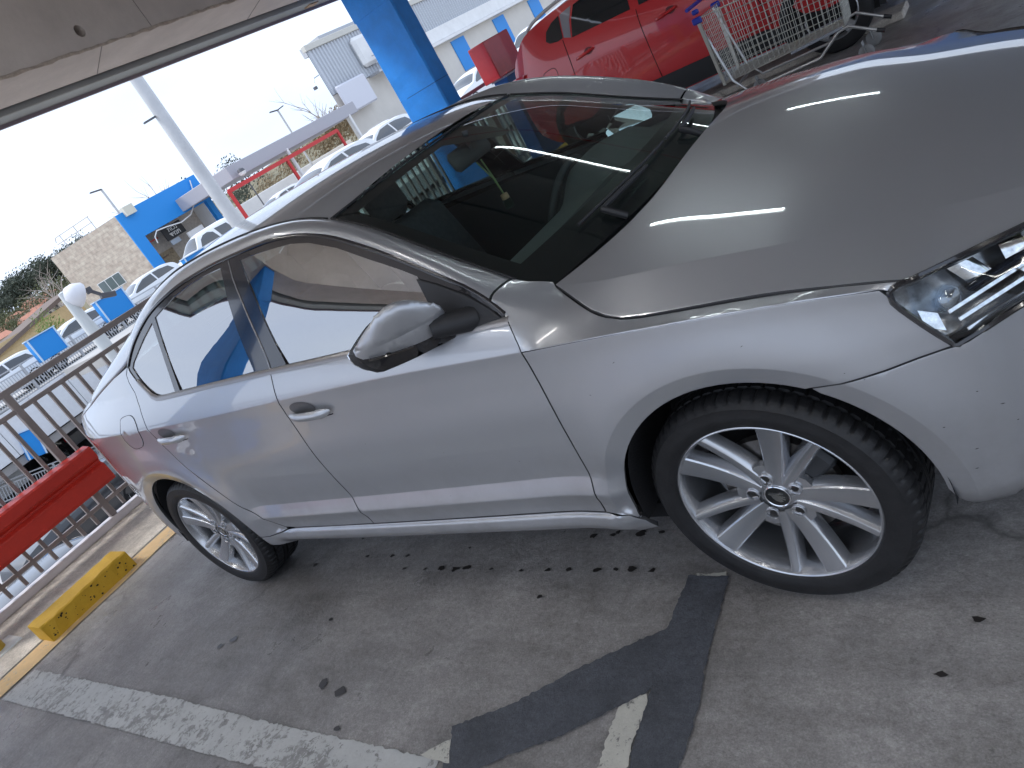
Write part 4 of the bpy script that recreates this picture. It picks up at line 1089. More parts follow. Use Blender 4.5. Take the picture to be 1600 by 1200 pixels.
def worn_paint(name, col, under, cover=.5, rough=.55, scale=1.0, col2=None):
    m = bpy.data.materials.new(name); t, b = nodes_of(m); nn = t.nodes.new; lk = t.links.new
    tcn = nn('ShaderNodeTexCoord')
    def noise(s, d, r, dis=0):
        q = nn('ShaderNodeTexNoise'); q.inputs['Scale'].default_value = s*scale; q.inputs['Detail'].default_value = d; q.inputs['Roughness'].default_value = r; q.inputs['Distortion'].default_value = dis
        lk(tcn.outputs['Object'], q.inputs['Vector']); return q.outputs['Fac']
    ad = nn('ShaderNodeMath'); ad.operation = 'ADD'; lk(noise(4.5, 10, .72, .5), ad.inputs[0]); lk(noise(38, 9, .75, .6), ad.inputs[1])
    rp = nn('ShaderNodeMapRange'); rp.inputs['From Min'].default_value = 1.0-cover*.28; rp.inputs['From Max'].default_value = 1.06-cover*.28; lk(ad.outputs[0], rp.inputs['Value'])
    r1 = nn('ShaderNodeValToRGB'); r1.color_ramp.elements[0].position = .3; r1.color_ramp.elements[1].position = .7
    r1.color_ramp.elements[0].color = (*[v*.55 for v in under], 1); r1.color_ramp.elements[1].color = (*[v*1.2 for v in under], 1); lk(noise(14, 9, .7), r1.inputs['Fac'])
    r2 = nn('ShaderNodeValToRGB'); r2.color_ramp.elements[0].position = .3; r2.color_ramp.elements[1].position = .7
    r2.color_ramp.elements[0].color = (*(col2 or [v*.8 for v in col]), 1); r2.color_ramp.elements[1].color = (*col, 1); lk(noise(9, 9, .7), r2.inputs['Fac'])
    mxn = nn('ShaderNodeMix'); mxn.data_type = 'RGBA'; lk(rp.outputs[0], mxn.inputs['Factor']); lk(r1.outputs[0], mxn.inputs['A']); lk(r2.outputs[0], mxn.inputs['B'])
    lk(mxn.outputs['Result'], b.inputs['Base Color']); b.inputs['Roughness'].default_value = rough
    bb = nn('ShaderNodeBump'); bb.inputs['Strength'].default_value = .5; bb.inputs['Distance'].default_value = .004; lk(ad.outputs[0], bb.inputs['Height']); lk(bb.outputs['Normal'], b.inputs['Normal'])
    return m
FLOOR = concrete_floor('garage_concrete', (.27,.260,.253), (.385,.370,.358), (.22,.211,.205), rough=(.26,.56))
KERBC = concrete_floor('dusty_concrete', (.56,.52,.46), (.74,.69,.61), (.56,.51,.45), scale=1.4, rough=(.7,.9), stain=.1)
YARD = M('yard_paving', (.42,.41,.40), .85, var=.2, vscale=.4)
DECKC = M('deck_concrete', (.40,.39,.375), .85, var=.15, vscale=.5)
CONC = M('beam_concrete', (.62,.555,.51), .85, var=.12, vscale=2.2, bump=.25, bscale=30)
CONCD = M('slab_concrete', (.31,.295,.285), .85, var=.15, vscale=1.6, bump=.2, bscale=24)
BLUE = M('pillar_blue_paint', (.010,.24,.74), .5, var=.16, vscale=3, bump=.3, bscale=35)
BLUE2 = M('panel_blue', (.010,.25,.68), .45)
WHITE = M('white_render', (.80,.79,.77), .8, var=.06, vscale=1.0)
CLAD = M('white_cladding', (.70,.71,.73), .5, .1, var=.05)
GALV = M('galvanised_steel', (.50,.51,.53), .42, .6, var=.1)
RAILM = M('railing_brown_grey', (.235,.20,.19), .48, .2, var=.15, vscale=8)
RAILW = M('railing_base_steel', (.60,.55,.55), .42, .3, var=.12, vscale=5)
REDM = worn_paint('guard_red_paint', (.52,.030,.018), (.34,.02,.015), 1.0, .42, .5, (.40,.022,.014))
YEL = worn_paint('stop_yellow_paint', (.55,.33,.018), (.42,.24,.012), .9, .7, 1.6, (.47,.27,.012))
SPECK = M('pit_dark', (.03,.02,.01), .9)

# ------------------------------------------------------------------ our parking deck
g = MB(); g.box((7.2, 1, -.15), (25.9, 50, .3)); tag(g.build('garage_floor', FLOOR), kind='structure')
def sheet(name, poly, z, m, kind='structure', parent=None, grid=None):
    mb = MB(); n = len(poly); mb.add([(p[0], p[1], z) for p in poly], [tuple(range(n))]); o = mb.build(name, m, parent)
    b = bmesh.new(); b.from_mesh(o.data)
    for f in b.faces:
        if f.normal.z < 0: f.normal_flip()
    bmesh.ops.triangulate(b, faces=b.faces); b.to_mesh(o.data); b.free()
    return tag(o, kind=kind) if kind else o
def rough_edge(poly, d=.04, amp=.004, seed=3):
    rr = random.Random(seed); P = densify(poly, d)
    return [(x+rr.uniform(-amp, amp), y+rr.uniform(-amp, amp)) for x, y in P]
sheet('rear_strip', rough_edge([(-5.74,-14),(-4.50,-14),(-4.50,26),(-5.74,26)], .5, .015), .004, KERBC)
YLINE = worn_paint('yellow_line_paint', (.72,.50,.25), (.44,.39,.33), .55, .7)
sheet('yellow_line', rough_edge([(-4.47,-14),(-4.24,-14),(-4.21,-.6),(-4.20,26),(-4.42,26)], .3, .012), .006, YLINE)
WLINE = worn_paint('white_line_paint', (.52,.52,.50), (.30,.29,.275), .30, .6)
sheet('bay_line', rough_edge([(-4.16,-1.528),(-2.55,-1.496),(-1.88,-1.50),(-.93,-1.487),(-.96,-1.60),(-1.77,-1.65),(-2.62,-1.67),(-4.175,-1.722)], .015, .005), .0045, WLINE)
WL2 = worn_paint('white_line_thick', (.58,.56,.49), (.25,.24,.22), .58, .65, 1.8)
sheet('bay_line', rough_edge([(-.444,-1.232),(-.43,-1.212),(-.375,-1.205),(-.362,-1.23),(-.362,-1.334),(-.352,-1.40),(-.36,-1.80),(-.52,-1.80),(-.432,-1.412)], .010, .004, 5), .0045, WL2)
sheet('bay_line', rough_edge([(-1.01,-1.489),(-.93,-1.424),(-.888,-1.492)], .02, .003, 6), .008, WL2)
sheet('bay_line', rough_edge([(-.372,-.802),(-.366,-.789),(-.33,-.794),(-.30,-.787),(-.276,-.785),(-.272,-.80)], .01, .002, 7), .0045, WL2)
PATCH = concrete_floor('grey_repaint', (.070,.077,.092), (.100,.108,.126), (.075,.082,.098), 1.5, (.5,.7), .15)
sheet('repaint_patch', rough_edge([(-.391,-.800),(-.262,-.804),(-.243,-1.098),(-.222,-1.225),(-.222,-1.40),(-.335,-1.42),(-.352,-1.375),(-.362,-1.30),(-.366,-1.186),(-.445,-1.255),(-.58,-1.36),(-.70,-1.428),(-.80,-1.50),(-.90,-1.56),(-.91,-1.46),(-.954,-1.384),(-.786,-1.290),(-.619,-1.150),(-.47,-1.045),(-.390,-.997)], .012, .0035, 9), .0062, PATCH)
mb = MB(); rr = random.Random(4)
for x, y in [(-2.132,-.589),(-1.991,-.703),(-1.823,-.702),(-1.722,-.703),(-1.385,-.666),(-1.686,-.774),(-1.556,-.777),(-1.467,-.773),(-1.387,-.776),(-1.329,-.77),(-1.2,-.776),(-.933,-.781),(-.845,-.778),(-.729,-.78),(-.658,-.777),(-.597,-.774),(-.521,-.781),(-.817,-.621),(-.737,-.621),(-.719,-.609),(-.625,-.616),(-.551,-.616),(-1.05,-.784),(-2.332,-.756),(-1.657,-1.324),(-1.541,-1.342),(-1.427,-1.467),(-2.473,-1.192),(-2.529,-1.231),(.287,-1.068),(-1.9,-1.05),(-.25,-.70),(.35,-.92),(.5,-.75),(-.9,-.9)]:
    r = rr.uniform(.006, .015)*(1.7 if y < -1.1 else 1); n = 9; a0 = rr.uniform(0, 6)
    P = [(x+r*rr.uniform(.5, 1.25)*math.cos(a0+k*2*math.pi/n)*1.4, y+r*rr.uniform(.5, 1.25)*math.sin(a0+k*2*math.pi/n), .0078 if -.96 < x < -.2 and y < -.79 else .0042) for k in range(n)]
    mb.add(P, [tuple(range(n))])
tag(mb.build('oil_spots', M('oil_spot', (.028,.024,.022), .35)), kind='stuff')

# kerb under the red car
tag((lambda q: (q.box((-2.9, 5.98, .035), (4.9, .42, .07), None, .012), q.build('kerb', KERBC))[1])(MB()), kind='structure')

# wheel stops
def wheel_stop(x, y, label, ln=.605):
    t = thing('wheel_stop', label, 'wheel stop', (x, y, 0), 0, 'concrete wheel stops at the ends of the bays')
    mb = MB(); rr = random.Random(int(y*10)); prof = [(-.12,0),(.12,0),(.114,.112),(.104,.121),(-.104,.121),(-.114,.112)]
    N = 14; rows = []
    for i in range(N+1):
        yy = -ln/2+ln*i/N
        rows.append([(p[0]+rr.uniform(-.003,.003), yy, max(0.0, p[1]+(rr.uniform(-.003,.003) if p[1] > .05 else 0))) for p in prof+[prof[0]]])
        rows[-1][-1] = rows[-1][0]
    mb.grid(rows); mb.add([q for q in rows[0][:-1]], [tuple(range(6))]); mb.add([q for q in rows[-1][:-1]], [tuple(range(6))])
    mb.build('stop_block', YEL, t)
    mb = MB()
    for k in range(46):
        yy = rr.uniform(-ln/2+.02, ln/2-.02); zz = rr.uniform(.012, .105); r = rr.choice([.0018,.0025,.0028,.0045,.006])
        mb.add([(.1212-.006*zz/.11+.001, yy+r*math.cos(a)*1.2, zz+r*math.sin(a)) for a in np.linspace(0, 6.28, 8)[:-1]], [tuple(range(7))])
    tag(mb.build('pits', SPECK, t), kind='stuff')
    return t
wheel_stop(-4.41, -1.048, 'pitted yellow concrete wheel stop behind the rear wheel of the silver car')
wheel_stop(-4.55, 6.05, 'yellow concrete wheel stop behind the red crossover seen through the windscreen', 1.6)
t = thing('yellow_bollard', 'yellow pipe bollard on a white base plate left of the wheel stop', 'bollard', (-4.97, -1.49, 0))
mb = MB(); mb.lathe([(.065,.008),(.065,.88),(.05,.915),(0,.925)], 24); mb.build('pipe', M('bollard_yellow', (.60,.40,.05), .5, var=.25, vscale=5), t, smooth=True)
mb = MB(); mb.box((.02, .02, .006), (.26, .22, .012), None, .003); mb.build('base_plate', M('plate_white', (.62,.62,.60), .6, var=.2), t)

# railing behind the car
def railing():
    t = thing('railing', 'brown grey steel railing with upright bars along the deck edge behind the silver car', 'railing', (-5.5, 0, 0))
    Y0, Y1 = -14, 26
    for z, h, w in ((1.24,.045,.05), (1.095,.035,.035), (.185,.032,.032)):
        mb = MB(); mb.box((0, 6, z), (w, Y1-Y0, h), None, .004); mb.build('rail', RAILM, t)
    mb = MB(); mb.box((0, 6, .034), (.085, Y1-Y0, .060), None, .004); mb.build('base_channel', RAILW, t)
    post = None
    y = -.298-1.342*10
    k = 0; bar = None
    for i in range(-113, 214):
        yy = -.281+.122*i
        if not (Y0 < yy < Y1): continue
        if i % 11 == 0:
            mb = MB(); mb.box((0, 0, .65), (.052, .052, 1.17), None, .004)
            if post is None: post = mb.build('post', RAILM, t); post.location = (0, yy, 0)
            else: c = post.copy(); COL.objects.link(c); c.location = (0, yy, 0)
        else:
            if not (-3.2 < yy < 14): continue
            if bar is None:
                mb = MB(); mb.box((0, 0, .585), (.026, .026, 1.0)); bar = mb.build('bar', RAILM, t); bar.location = (0, yy, 0)
            else: c = bar.copy(); COL.objects.link(c); c.location = (0, yy, 0)
    mb = MB()
    for i in range(-113, 214):
        yy = -.281+.122*i
        if i % 11 and Y0 < yy < Y1 and not (-3.2 < yy < 14): mb.box((0, yy, .585), (.026, .026, 1.0))
    tag(mb.build('bars', RAILM, t), kind='stuff')
railing()
# red guard rail
t = thing('guard_rail', 'red folded steel guard rail bolted in front of the railing left of the silver car', 'guard rail', (-5.36, -.13, 0))
mb = MB()
pf = [(-.085,.622),(.0,.606),(.016,.592),(.016,.520),(.002,.500),(-.020,.482),(-.020,.466),(.010,.446),(.016,.436),(.016,.330),(.006,.306),(-.08,.300)]
rows = []
yy = [0.0]+list(np.linspace(-.02, -13.8, 30))
for y in yy: rows.append([(a+.004*math.sin(y*2.3), y, z+.003*math.sin(y*1.7+1)) for a, z in pf])
mb.grid(rows); rows2 = [[(a-.010, y, z) for a, y, z in r] for r in rows]; mb.grid(rows2)
mb.grid([[rows[0][j], rows2[0][j]] for j in range(len(pf))]); mb.grid([[r[0], q[0]] for r, q in zip(rows, rows2)])
mb.build('rail_beam', REDM, t, smooth=True, angle=12)
for y in (-.17, -1.51, -2.85, -4.2):
    mb = MB(); mb.box((-.10, y, .45), (.05, .04, .20), None, .004); mb.build('rail_bracket', REDM, t)

# concrete edge beam with a drain hole, and the metal fascia outside it
eb = thing('edge_beam', 'beige concrete roof edge beam with a round drain hole', 'beam', (-4.93, 6, 3.0))
mb = MB(); hole = [(1.661-6+.040*math.cos(a), .138+.046*math.sin(a)) for a in np.linspace(0, 2*math.pi, 21)[:-1]]
vo, F = tri_poly([(-20,0),(20,0),(20,1.05),(-20,1.05)], [ccw(hole)], 1.5)
mb.add([(0, p[0], p[1]) for p in vo], F)
n = len(hole); mb.add([(0, p[0], p[1]) for p in hole]+[(-.16, p[0], p[1]) for p in hole], [(i, (i+1)%n, n+(i+1)%n, n+i) for i in range(n)])
mb.add([(0,-20,0),(-.74,-20,0),(-.74,20,0),(0,20,0)], [(0,1,2,3)])
mb.add([(-.74,-20,0),(-.74,-20,1.05),(-.74,20,1.05),(-.74,20,0)], [(0,1,2,3)])
mb.add([(0,-20,1.05),(-.74,-20,1.05),(-.74,20,1.05),(0,20,1.05)], [(0,1,2,3)])
for y in (-20, 20): mb.add([(0,y,0),(-.74,y,0),(-.74,y,1.05),(0,y,1.05)], [(0,1,2,3)])
mb.build('beam_body', CONC, eb)
mb = MB(); mb.lathe([(.045,0),(.0,0)], 16, 'X', (-.15, 1.661-6, .138)); mb.build('drain_pipe', DARK, eb)
# mortar lip along the arris and shuttering joints
mb = MB(); rr = random.Random(8)
pts = [(.004+rr.uniform(-.002,.006), y, .004+rr.uniform(-.004,.006)) for y in np.arange(-8, 6, .06)]
mb.tube(pts, [rr.uniform(.006, .017) for _ in pts], 6); mb.build('mortar_lip', M('mortar', (.46,.39,.33), .95, var=.3, vscale=20), eb)
mb = MB()
for y in (-5.2, -4.25, -2.4, -1.0, 1.5): mb.beam((-.005, y, -.0015), (-.735, y+.30, -.0015), .006, .004)
for y in (-3.75, -.8): mb.beam((.001, y, .01), (.001, y-.05, 1.0), .004, .008, up=(1,0,0))
mb.build('shuttering_mark', M('mark_dark', (.26,.23,.21), .9), eb)
fs = thing('metal_fascia', 'grey sheet metal fascia strip outside the concrete edge beam', 'fascia', (-5.86, 6, 2.96))
mb = MB(); mb.box((0, 0, .42), (.26, 40, .84), None, .006); mb.build('fascia_sheet', M('fascia_grey', (.36,.37,.36), .5, .4, var=.15, vscale=.8), fs)
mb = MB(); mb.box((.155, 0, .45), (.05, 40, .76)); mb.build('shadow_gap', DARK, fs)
mb = MB(); mb.box((-.125, 0, -.012), (.03, 40, .03)); mb.build('drip_edge', M('drip_mauve', (.30,.24,.27), .5), fs)
mb = MB(); mb.box((.02, -1.3+.35, -.006), (.10, .16, .012)); mb.build('joint_plate', M('plate_rust', (.50,.34,.22), .7, var=.3, vscale=20), fs)

# ceiling planks, cross beam, lights and pipes
ce = bpy.data.objects.new('ceiling', None); COL.objects.link(ce); tag(ce, kind='structure')
pl = None
for k in range(25):
    y = -3.9+1.2*k
    if pl is None:
        mb = MB(); mb.box((.7, 0, 4.17), (11.2, 1.15, .24), None, .02); pl = mb.build('ceiling_plank', CONCD, ce); pl.location = (0, y, 0)
    else: c = pl.copy(); COL.objects.link(c); c.location = (0, y, 0)
mb = MB(); mb.box((.7, 10.5, 4.33), (11.2, 30, .06)); mb.build('topping_slab', CONCD, ce)
t = thing('cross_beam', 'concrete beam over the inner row of pillars', 'beam', (2.7, 10.5, 3.6)); mb = MB(); mb.box((0, 0, 0), (.6, 30, .9), None, .01); mb.build('beam_body', CONCD, t)
TUBE = M('fill_tube_emitter', (.9,.95,1), .3, emit=(1.0,.98,.95), estr=22.0)
TUBE2 = M('tube_emitter_old', (.9,.95,1), .3, emit=(.86,.97,1.0), estr=13.0)
def tube_light(x, y, lab, em=TUBE2):
    t = thing('tube_light', lab, 'lamp', (x, y, 3.55), 0, 'tube lights under the parking deck ceiling')
    mb = MB(); mb.tube([(-.72,0,0),(.72,0,0)], .016, 10); mb.build('tube', em, t, smooth=True)
    mb = MB(); mb.box((0,0,.055), (1.5,.07,.05), None, .006); mb.box((-.55,0,.27), (.012,.012,.44)); mb.box((.55,0,.27), (.012,.012,.44)); mb.build('batten', WHITE, t)
    return t
t0 = tube_light(-1.2, 3.0, 'added fill tube light near the camera under the deck ceiling')
for x, y in [(-1.2, 9.4), (4.2, 3.0), (4.2, 9.4)]: dup_tree(t0, (x, y, 3.55))
t1 = tube_light(-3.6, -4.0, 'added fill tube light near the camera under the deck ceiling', TUBE); t1.rotation_euler = (0, 0, math.pi/2)  # tubes added over and behind the camera to brighten the deck
for x, y in [(x, y) for x in (-3.6, -1.2, 1.2, 3.6) for y in (-4.0, -1.4)][1:]: dup_tree(t1, (x, y, 3.55))
for y in (-2.7, .35, 4.6):
    t = thing('sprinkler_pipe', 'dark red sprinkler pipe under the ceiling', 'pipe', (0, y, 3.80), 0, 'sprinkler pipes'); mb = MB(); mb.tube([(-4.9,0,0),(6,0,0)], .028, 8); mb.build('pipe', M('pipe_red', (.22,.02,.02), .4), t, smooth=True)

# blue pillars
def pillar(x, y, lab):
    t = thing('blue_pillar', lab, 'pillar', (x, y, 0), 0, 'blue concrete pillars of the deck')
    rr = random.Random(int(x*7+y)); mb = MB()
    zs_ = list(np.arange(0, 2.5, .12))+[2.562]
    def ring_(z, s): 
        a, b, c = .315*s, .145*s, .018
        return [(-a+c,-b,z),(a-c,-b,z),(a,-b+c,z),(a,b-c,z),(a-c,b,z),(-a+c,b,z),(-a,b-c,z),(-a,-b+c,z)]
    rows = []
    for z in zs_:
        r = ring_(z, 1); r = [(p[0]+rr.uniform(-.0035,.0035), p[1]+rr.uniform(-.0035,.0035), z) for p in r]; rows.append(r+[r[0]])
    mb.grid(rows); mb.build('shaft', BLUE, t)
    mb = MB(); r0 = ring_(2.56, 1.05); r1 = ring_(3.0, 1.05); mb.grid([r0+[r0[0]], r1+[r1[0]]]); mb.add(r0, [tuple(range(8))]); mb.build('head', BLUE, t)
    mb = MB(); r0 = ring_(1.57, 1.006); r1 = ring_(1.578, 1.006); mb.grid([r0+[r0[0]], r1+[r1[0]]]); mb.build('pour_joint', M('joint_blue', (.006,.10,.34), .6), t)
    return t
p0 = pillar(-5.315, 5.445, 'blue painted concrete pillar at the deck edge behind the roof of the silver car')
for x, y in ((-5.315,-2.56),(-5.315,13.4),(-5.315,-10.5),(2.7,6.6),(2.7,13.4),(2.7,-10.5)):
    dup_tree(p0, (x, y, 0), label='blue concrete pillar outside the view of the photo')

# red fire cabinet on a blue pedestal
t = thing('fire_cabinet', 'red metal hose cabinet on a blue plinth between the pillar and the red car', 'cabinet', (-5.10, 6.82, 0))
mb = MB(); mb.box((0, 0, 1.455), (.27, .66, .48), None, .010); mb.build('cabinet_box', M('cabinet_red', (.60,.03,.035), .38, coat=.3, var=.1), t)
mb = MB(); mb.box((.02, .10, .60), (.22, .60, 1.19), None, .008); mb.build('plinth', M('plinth_blue', (.015,.13,.42), .5), t)
mb = MB(); mb.box((.02, .10, 1.203), (.25, .64, .022)); mb.build('plinth_edge', M('edge_pale', (.45,.58,.75), .5), t)
t = thing('pipe_post', 'beige standpipe beside the blue plinth of the red cabinet', 'pipe', (-5.25, 6.30, 0)); mb = MB(); mb.box((0,0,.58),(.10,.10,1.16),None,.006); mb.build('pipe', M('beige_paint', (.55,.47,.38), .6), t)
mb = MB(); mb.box((.06,.02,1.0),(.02,.03,.30)); mb.build('clamp', DARK, t)

# ------------------------------------------------------------------ shopping trolley
def trolley():
    t = thing('shopping_trolley', 'wire shopping trolley with blue corner grips in front of the red car', 'shopping cart', (-1.15, 4.98, 0))
    W0 = M('trolley_wire', (.62,.62,.56), .35, .7); TUB = M('trolley_tube', (.55,.56,.56), .32, .75); BL = M('trolley_blue_plastic', (.02,.04,.35), .35)
    x0, x1 = -.60, .43
    hb, hf = .285, .20           # half widths at the back and front
    zb0, zb1, zf0, zf1 = .30, .90, .44, .86
    def P(u, v, s):              # u along, v up, s across -1..1
        x = x0+(x1-x0)*u+.05*v*u; hw = (hb+(hf-hb)*u)*(.86+.14*v)
        return (x, s*hw, (zb0+(zf0-zb0)*u*.15)*(1-v)+(zb1+(zf1-zb1)*u)*v)
    r = .0024
    for s in (-1, 1):
        mb = MB()
        for u in np.linspace(.02, 1, 24): mb.tube([P(u, 0, s), P(u, 1, s)], r, 4)
        for v in np.linspace(0, 1, 11): mb.tube([P(0, v, s), P(1, v, s)], r, 4)
        mb.tube([P(0, 1, s), P(1, 1, s)], .005, 6); mb.tube([P(0, 0, s), P(1, 0, s)], .004, 6)
        mb.build('basket_side', W0, t)
    for u, nm in ((1, 'basket_front'), (.02, 'basket_flap')):
        mb = MB()
        for s in np.linspace(-1, 1, 13): mb.tube([P(u, 0, s), P(u, 1, s)], r, 4)
        for v in np.linspace(0, 1, 11): mb.tube([P(u, v, -1), P(u, v, 1)], r, 4)
        mb.tube([P(u, 1, -1), P(u, 1, 1)], .005, 6)
        mb.build(nm, W0, t)
    mb = MB()
    for s in np.linspace(-1, 1, 14): mb.tube([P(0, 0, s), P(1, 0, s)], r, 4)
    for u in np.linspace(0, 1, 22): mb.tube([P(u, 0, -1), P(u, 0, 1)], r, 4)
    mb.build('basket_floor', W0, t)
    for s in (-1, 1):
        mb = MB(); mb.beam(P(0, -.02, s), P(0, 1.0, s), .030, .012, up=(0,1,0)); mb.build('corner_post', W0, t)
        mb = MB(); a = P(0, .965, s); mb.box((a[0]-.005, a[1], a[2]+.01), (.085, .035, .055), None, .010); a = P(0, 1.10, s); mb.box((a[0]+.01, a[1], a[2]), (.06, .035, .04), None, .010); mb.build('corner_grip', BL, t)
        mb = MB(); mb.tube([(-.62, s*.25, .88), (-.52, s*.255, .30), (-.42, s*.255, .16), (.20, s*.235, .17), (.38, s*.225, .30), (.46, s*.22, .315), (.66, s*.215, .185)], .0125, 8); mb.build('chassis_tube', TUB, t, smooth=True)
        mb = MB(); mb.tube([(.645, s*.215, .195), (.70, s*.215, .165)], .017, 8); mb.build('bumper_cap', BLACK, t)
        mb = MB(); mb.beam((.0, s*.235, .305), (.42, s*.225, .325), .03, .022, bev=.004); mb.build('basket_carrier', M('carrier_grey', (.34,.36,.40), .4, .3), t)
    mb = MB(); mb.tube([(.40,-.225,.312),(.40,.225,.312)], .012, 8); mb.tube([(-.50,-.25,.24),(-.50,.25,.24)], .012, 8); mb.build('cross_tube', TUB, t, smooth=True)
    mb = MB(); mb.tube([(-.66,-.27,1.0),(-.66,.27,1.0)], .016, 10); mb.build('handle', BL, t)
    wh = None
    for x, y in ((.53,-.215),(.53,.215),(-.48,-.255),(-.48,.255)):
        mb = MB(); mb.lathe([(0,-.016),(.035,-.016),(.056,-.012),(.0625,-.006),(.0625,.006),(.056,.012),(.035,.016),(0,.016)], 24, 'Y'); w = mb.build('castor', M('castor_grey', (.22,.22,.22), .5), t, smooth=True); w.location = (x, y, .063)
        mb = MB(); mb.beam((x, y-.02, .063), (x-.01, y-.02, .16), .03, .004, up=(1,0,0)); mb.beam((x, y+.02, .063), (x-.01, y+.02, .16), .03, .004, up=(1,0,0)); mb.build('castor_fork', TUB, t)
trolley()

# ------------------------------------------------------------------ other cars
GLASSD = M('car_glass_dark', (.015,.018,.02), .04, 0, spec=.8, coat=1.0)
RIMG = M('rim_silver', (.55,.56,.57), .3, .8)
LAMPR = M('tail_lamp_red', (.50,.02,.02), .15, coat=1)
LAMPW = M('lamp_clear', (.75,.76,.78), .12, .3, coat=1)
def simple_wheel(parent, x, y, r, w, side, spokes=5):
    wt = MB(); wt.lathe([(r*.66,-w/2),(r*.80,-w/2-.004),(r*.95,-w/2+.01),(r,-w/2+.04),(r,w/2-.04),(r*.95,w/2)], 36, 'Y'); 
    o = wt.build('wheel', RUBBER, parent, smooth=True, angle=40); o.location = (x, y, r); o.rotation_euler = (0, 0, 0 if side < 0 else math.pi)
    q = MB(); q.lathe([(r*.67,-w/2+.0),(r*.64,-w/2-.004),(r*.60,-w/2+.03),(r*.58,0)], 36, 'Y')
    for k in range(spokes):
        a = 2*math.pi*k/spokes+.3; c, s = math.cos(a), math.sin(a)
        V = []
        for rr_, hw in ((.05, .028), (r*.62, .052)):
            for e, yy in ((-1, -w/2+.012), (1, -w/2+.012), (1, -w/2+.045), (-1, -w/2+.045)): V.append((rr_*c-e*hw*s, yy, rr_*s+e*hw*c))
        q.add(V, [(0,1,5,4),(1,2,6,5),(2,3,7,6),(3,0,4,7),(0,3,2,1),(4,5,6,7)])
    q.lathe([(0,-w/2+.006),(.055,-w/2+.008),(.062,-w/2+.04)], 16, 'Y')
    q.build('rim', RIMG, o); q = MB(); q.lathe([(r*.60,-w/2+.055),(0,-w/2+.055)], 24, 'Y'); q.build('wheel_shade', DARK, o)
def make_car(name, label, cat, col, top, belt, low, hw, wb, r, group=None, windows=(), wsx=None, rwx=None, clad=False, detail=False, metal=0.0, tumble=.16, lamps=True):
    """top: roof/bonnet line (x,z); belt: waist line (x,z); low: lower edge (x,z); x forward, front axle at 0"""
    t = thing(name, label, cat, (0,0,0), 0, group)
    xs_t, zs_t = [p[0] for p in top], [p[1] for p in top]; ft = pchip(xs_t, zs_t)
    fb = pchip([p[0] for p in belt], [p[1] for p in belt]); fl = pchip([p[0] for p in low], [p[1] for p in low])
    X0, X1 = xs_t[0], xs_t[-1]
    def hwx(x):
        f = 1.0
        if x > X1-.7: f -= .30*((x-(X1-.7))/.7)**2.4
        if x < X0+.6: f -= .16*(((X0+.6)-x)/.6)**2.4
        return hw*f
    def side(x, z):
        h = hwx(x); b = float(fb(x)); l = float(fl(x)); zt = float(ft(x))
        if z <= b:
            u = (z-l)/max(.05, b-l); y = h-.05*(1-min(1, u*3))**2-.045*max(0, (u-.72)/.28)**2+.008*math.sin(u*math.pi)
            for xc in (0, -wb):
                d = math.hypot(x-xc, z-r); y += .018*math.exp(-(max(0, d-r*1.15)/.10)**2)*(1 if z < b-.1 else 0)
            return y
        return h-.045-tumble*(z-b)/.42-.06*max(0, (z-b)/.42)**2
    P = paint('paint_'+name+str(col), col, metal, .35) if True else None
    NX = 70; rows = []
    for x in np.linspace(X0, X1, NX):
        zt = float(ft(x)); b = min(float(fb(x)), zt-.03); l = float(fl(x)); row = []
        for z in np.linspace(l, b, 10): row.append((x, side(x, z), z))
        zr = zt-.05*min(1, (zt-b)/.2)
        if zr > b+.01:
            for z in np.linspace(b, zr, 6)[1:]: row.append((x, side(x, z), z))
        else:
            for k in range(5): row.append((x, side(x, b)-.02*k, b+.005*k*(zt-b)/.05))
        ye = row[-1][1]; ze = row[-1][2]
        for u in (.92, .75, .5, .25, 0): row.append((x, max(.02, ye)*u, ze+(zt-ze)*(1-u**2.6)))
        full = [(p[0], -p[1], p[2]) for p in row]+[p for p in row[::-1]][1:]
        rows.append(full)
    mb = MB(); mb.grid(rows)
    for rw in (rows[0], rows[-1]): mb.add(rw, [tuple(range(len(rw)))])
    body = mb.build('body', P, t, smooth=True, angle=38)
    # wheel arches: dark discs just proud of the side, then the wheel
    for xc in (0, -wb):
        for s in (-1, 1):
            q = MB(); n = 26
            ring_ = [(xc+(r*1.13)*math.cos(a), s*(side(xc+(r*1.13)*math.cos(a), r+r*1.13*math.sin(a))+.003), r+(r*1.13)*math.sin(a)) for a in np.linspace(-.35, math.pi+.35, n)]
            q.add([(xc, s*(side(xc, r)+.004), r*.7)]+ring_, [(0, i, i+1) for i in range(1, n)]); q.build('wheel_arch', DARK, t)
            if clad:
                rows_ = [[(xc+rq*math.cos(a), s*(side(xc+rq*math.cos(a), r+rq*math.sin(a))+.010), r+rq*math.sin(a)) for a in np.linspace(-.30, math.pi+.30, n)] for rq in (r*1.12, r*1.20, r*1.27)]
                q = MB(); q.grid(rows_); q.build('arch_cladding', M('cladding_black', (.03,.032,.035), .5), t, smooth=True)
            simple_wheel(t, xc, s*(side(xc, r)-.085), r, .20, s)
    for nm, poly, m, off in windows:
        for s in (-1, 1):
            pl_ = ccw(densify(poly, .06)); vo, F = tri_poly(pl_, (), .08)
            q = MB(); q.add([(p[0], s*(side(p[0], p[1])+off), p[1]) for p in vo], F); q.build(nm, m, t, smooth=True)
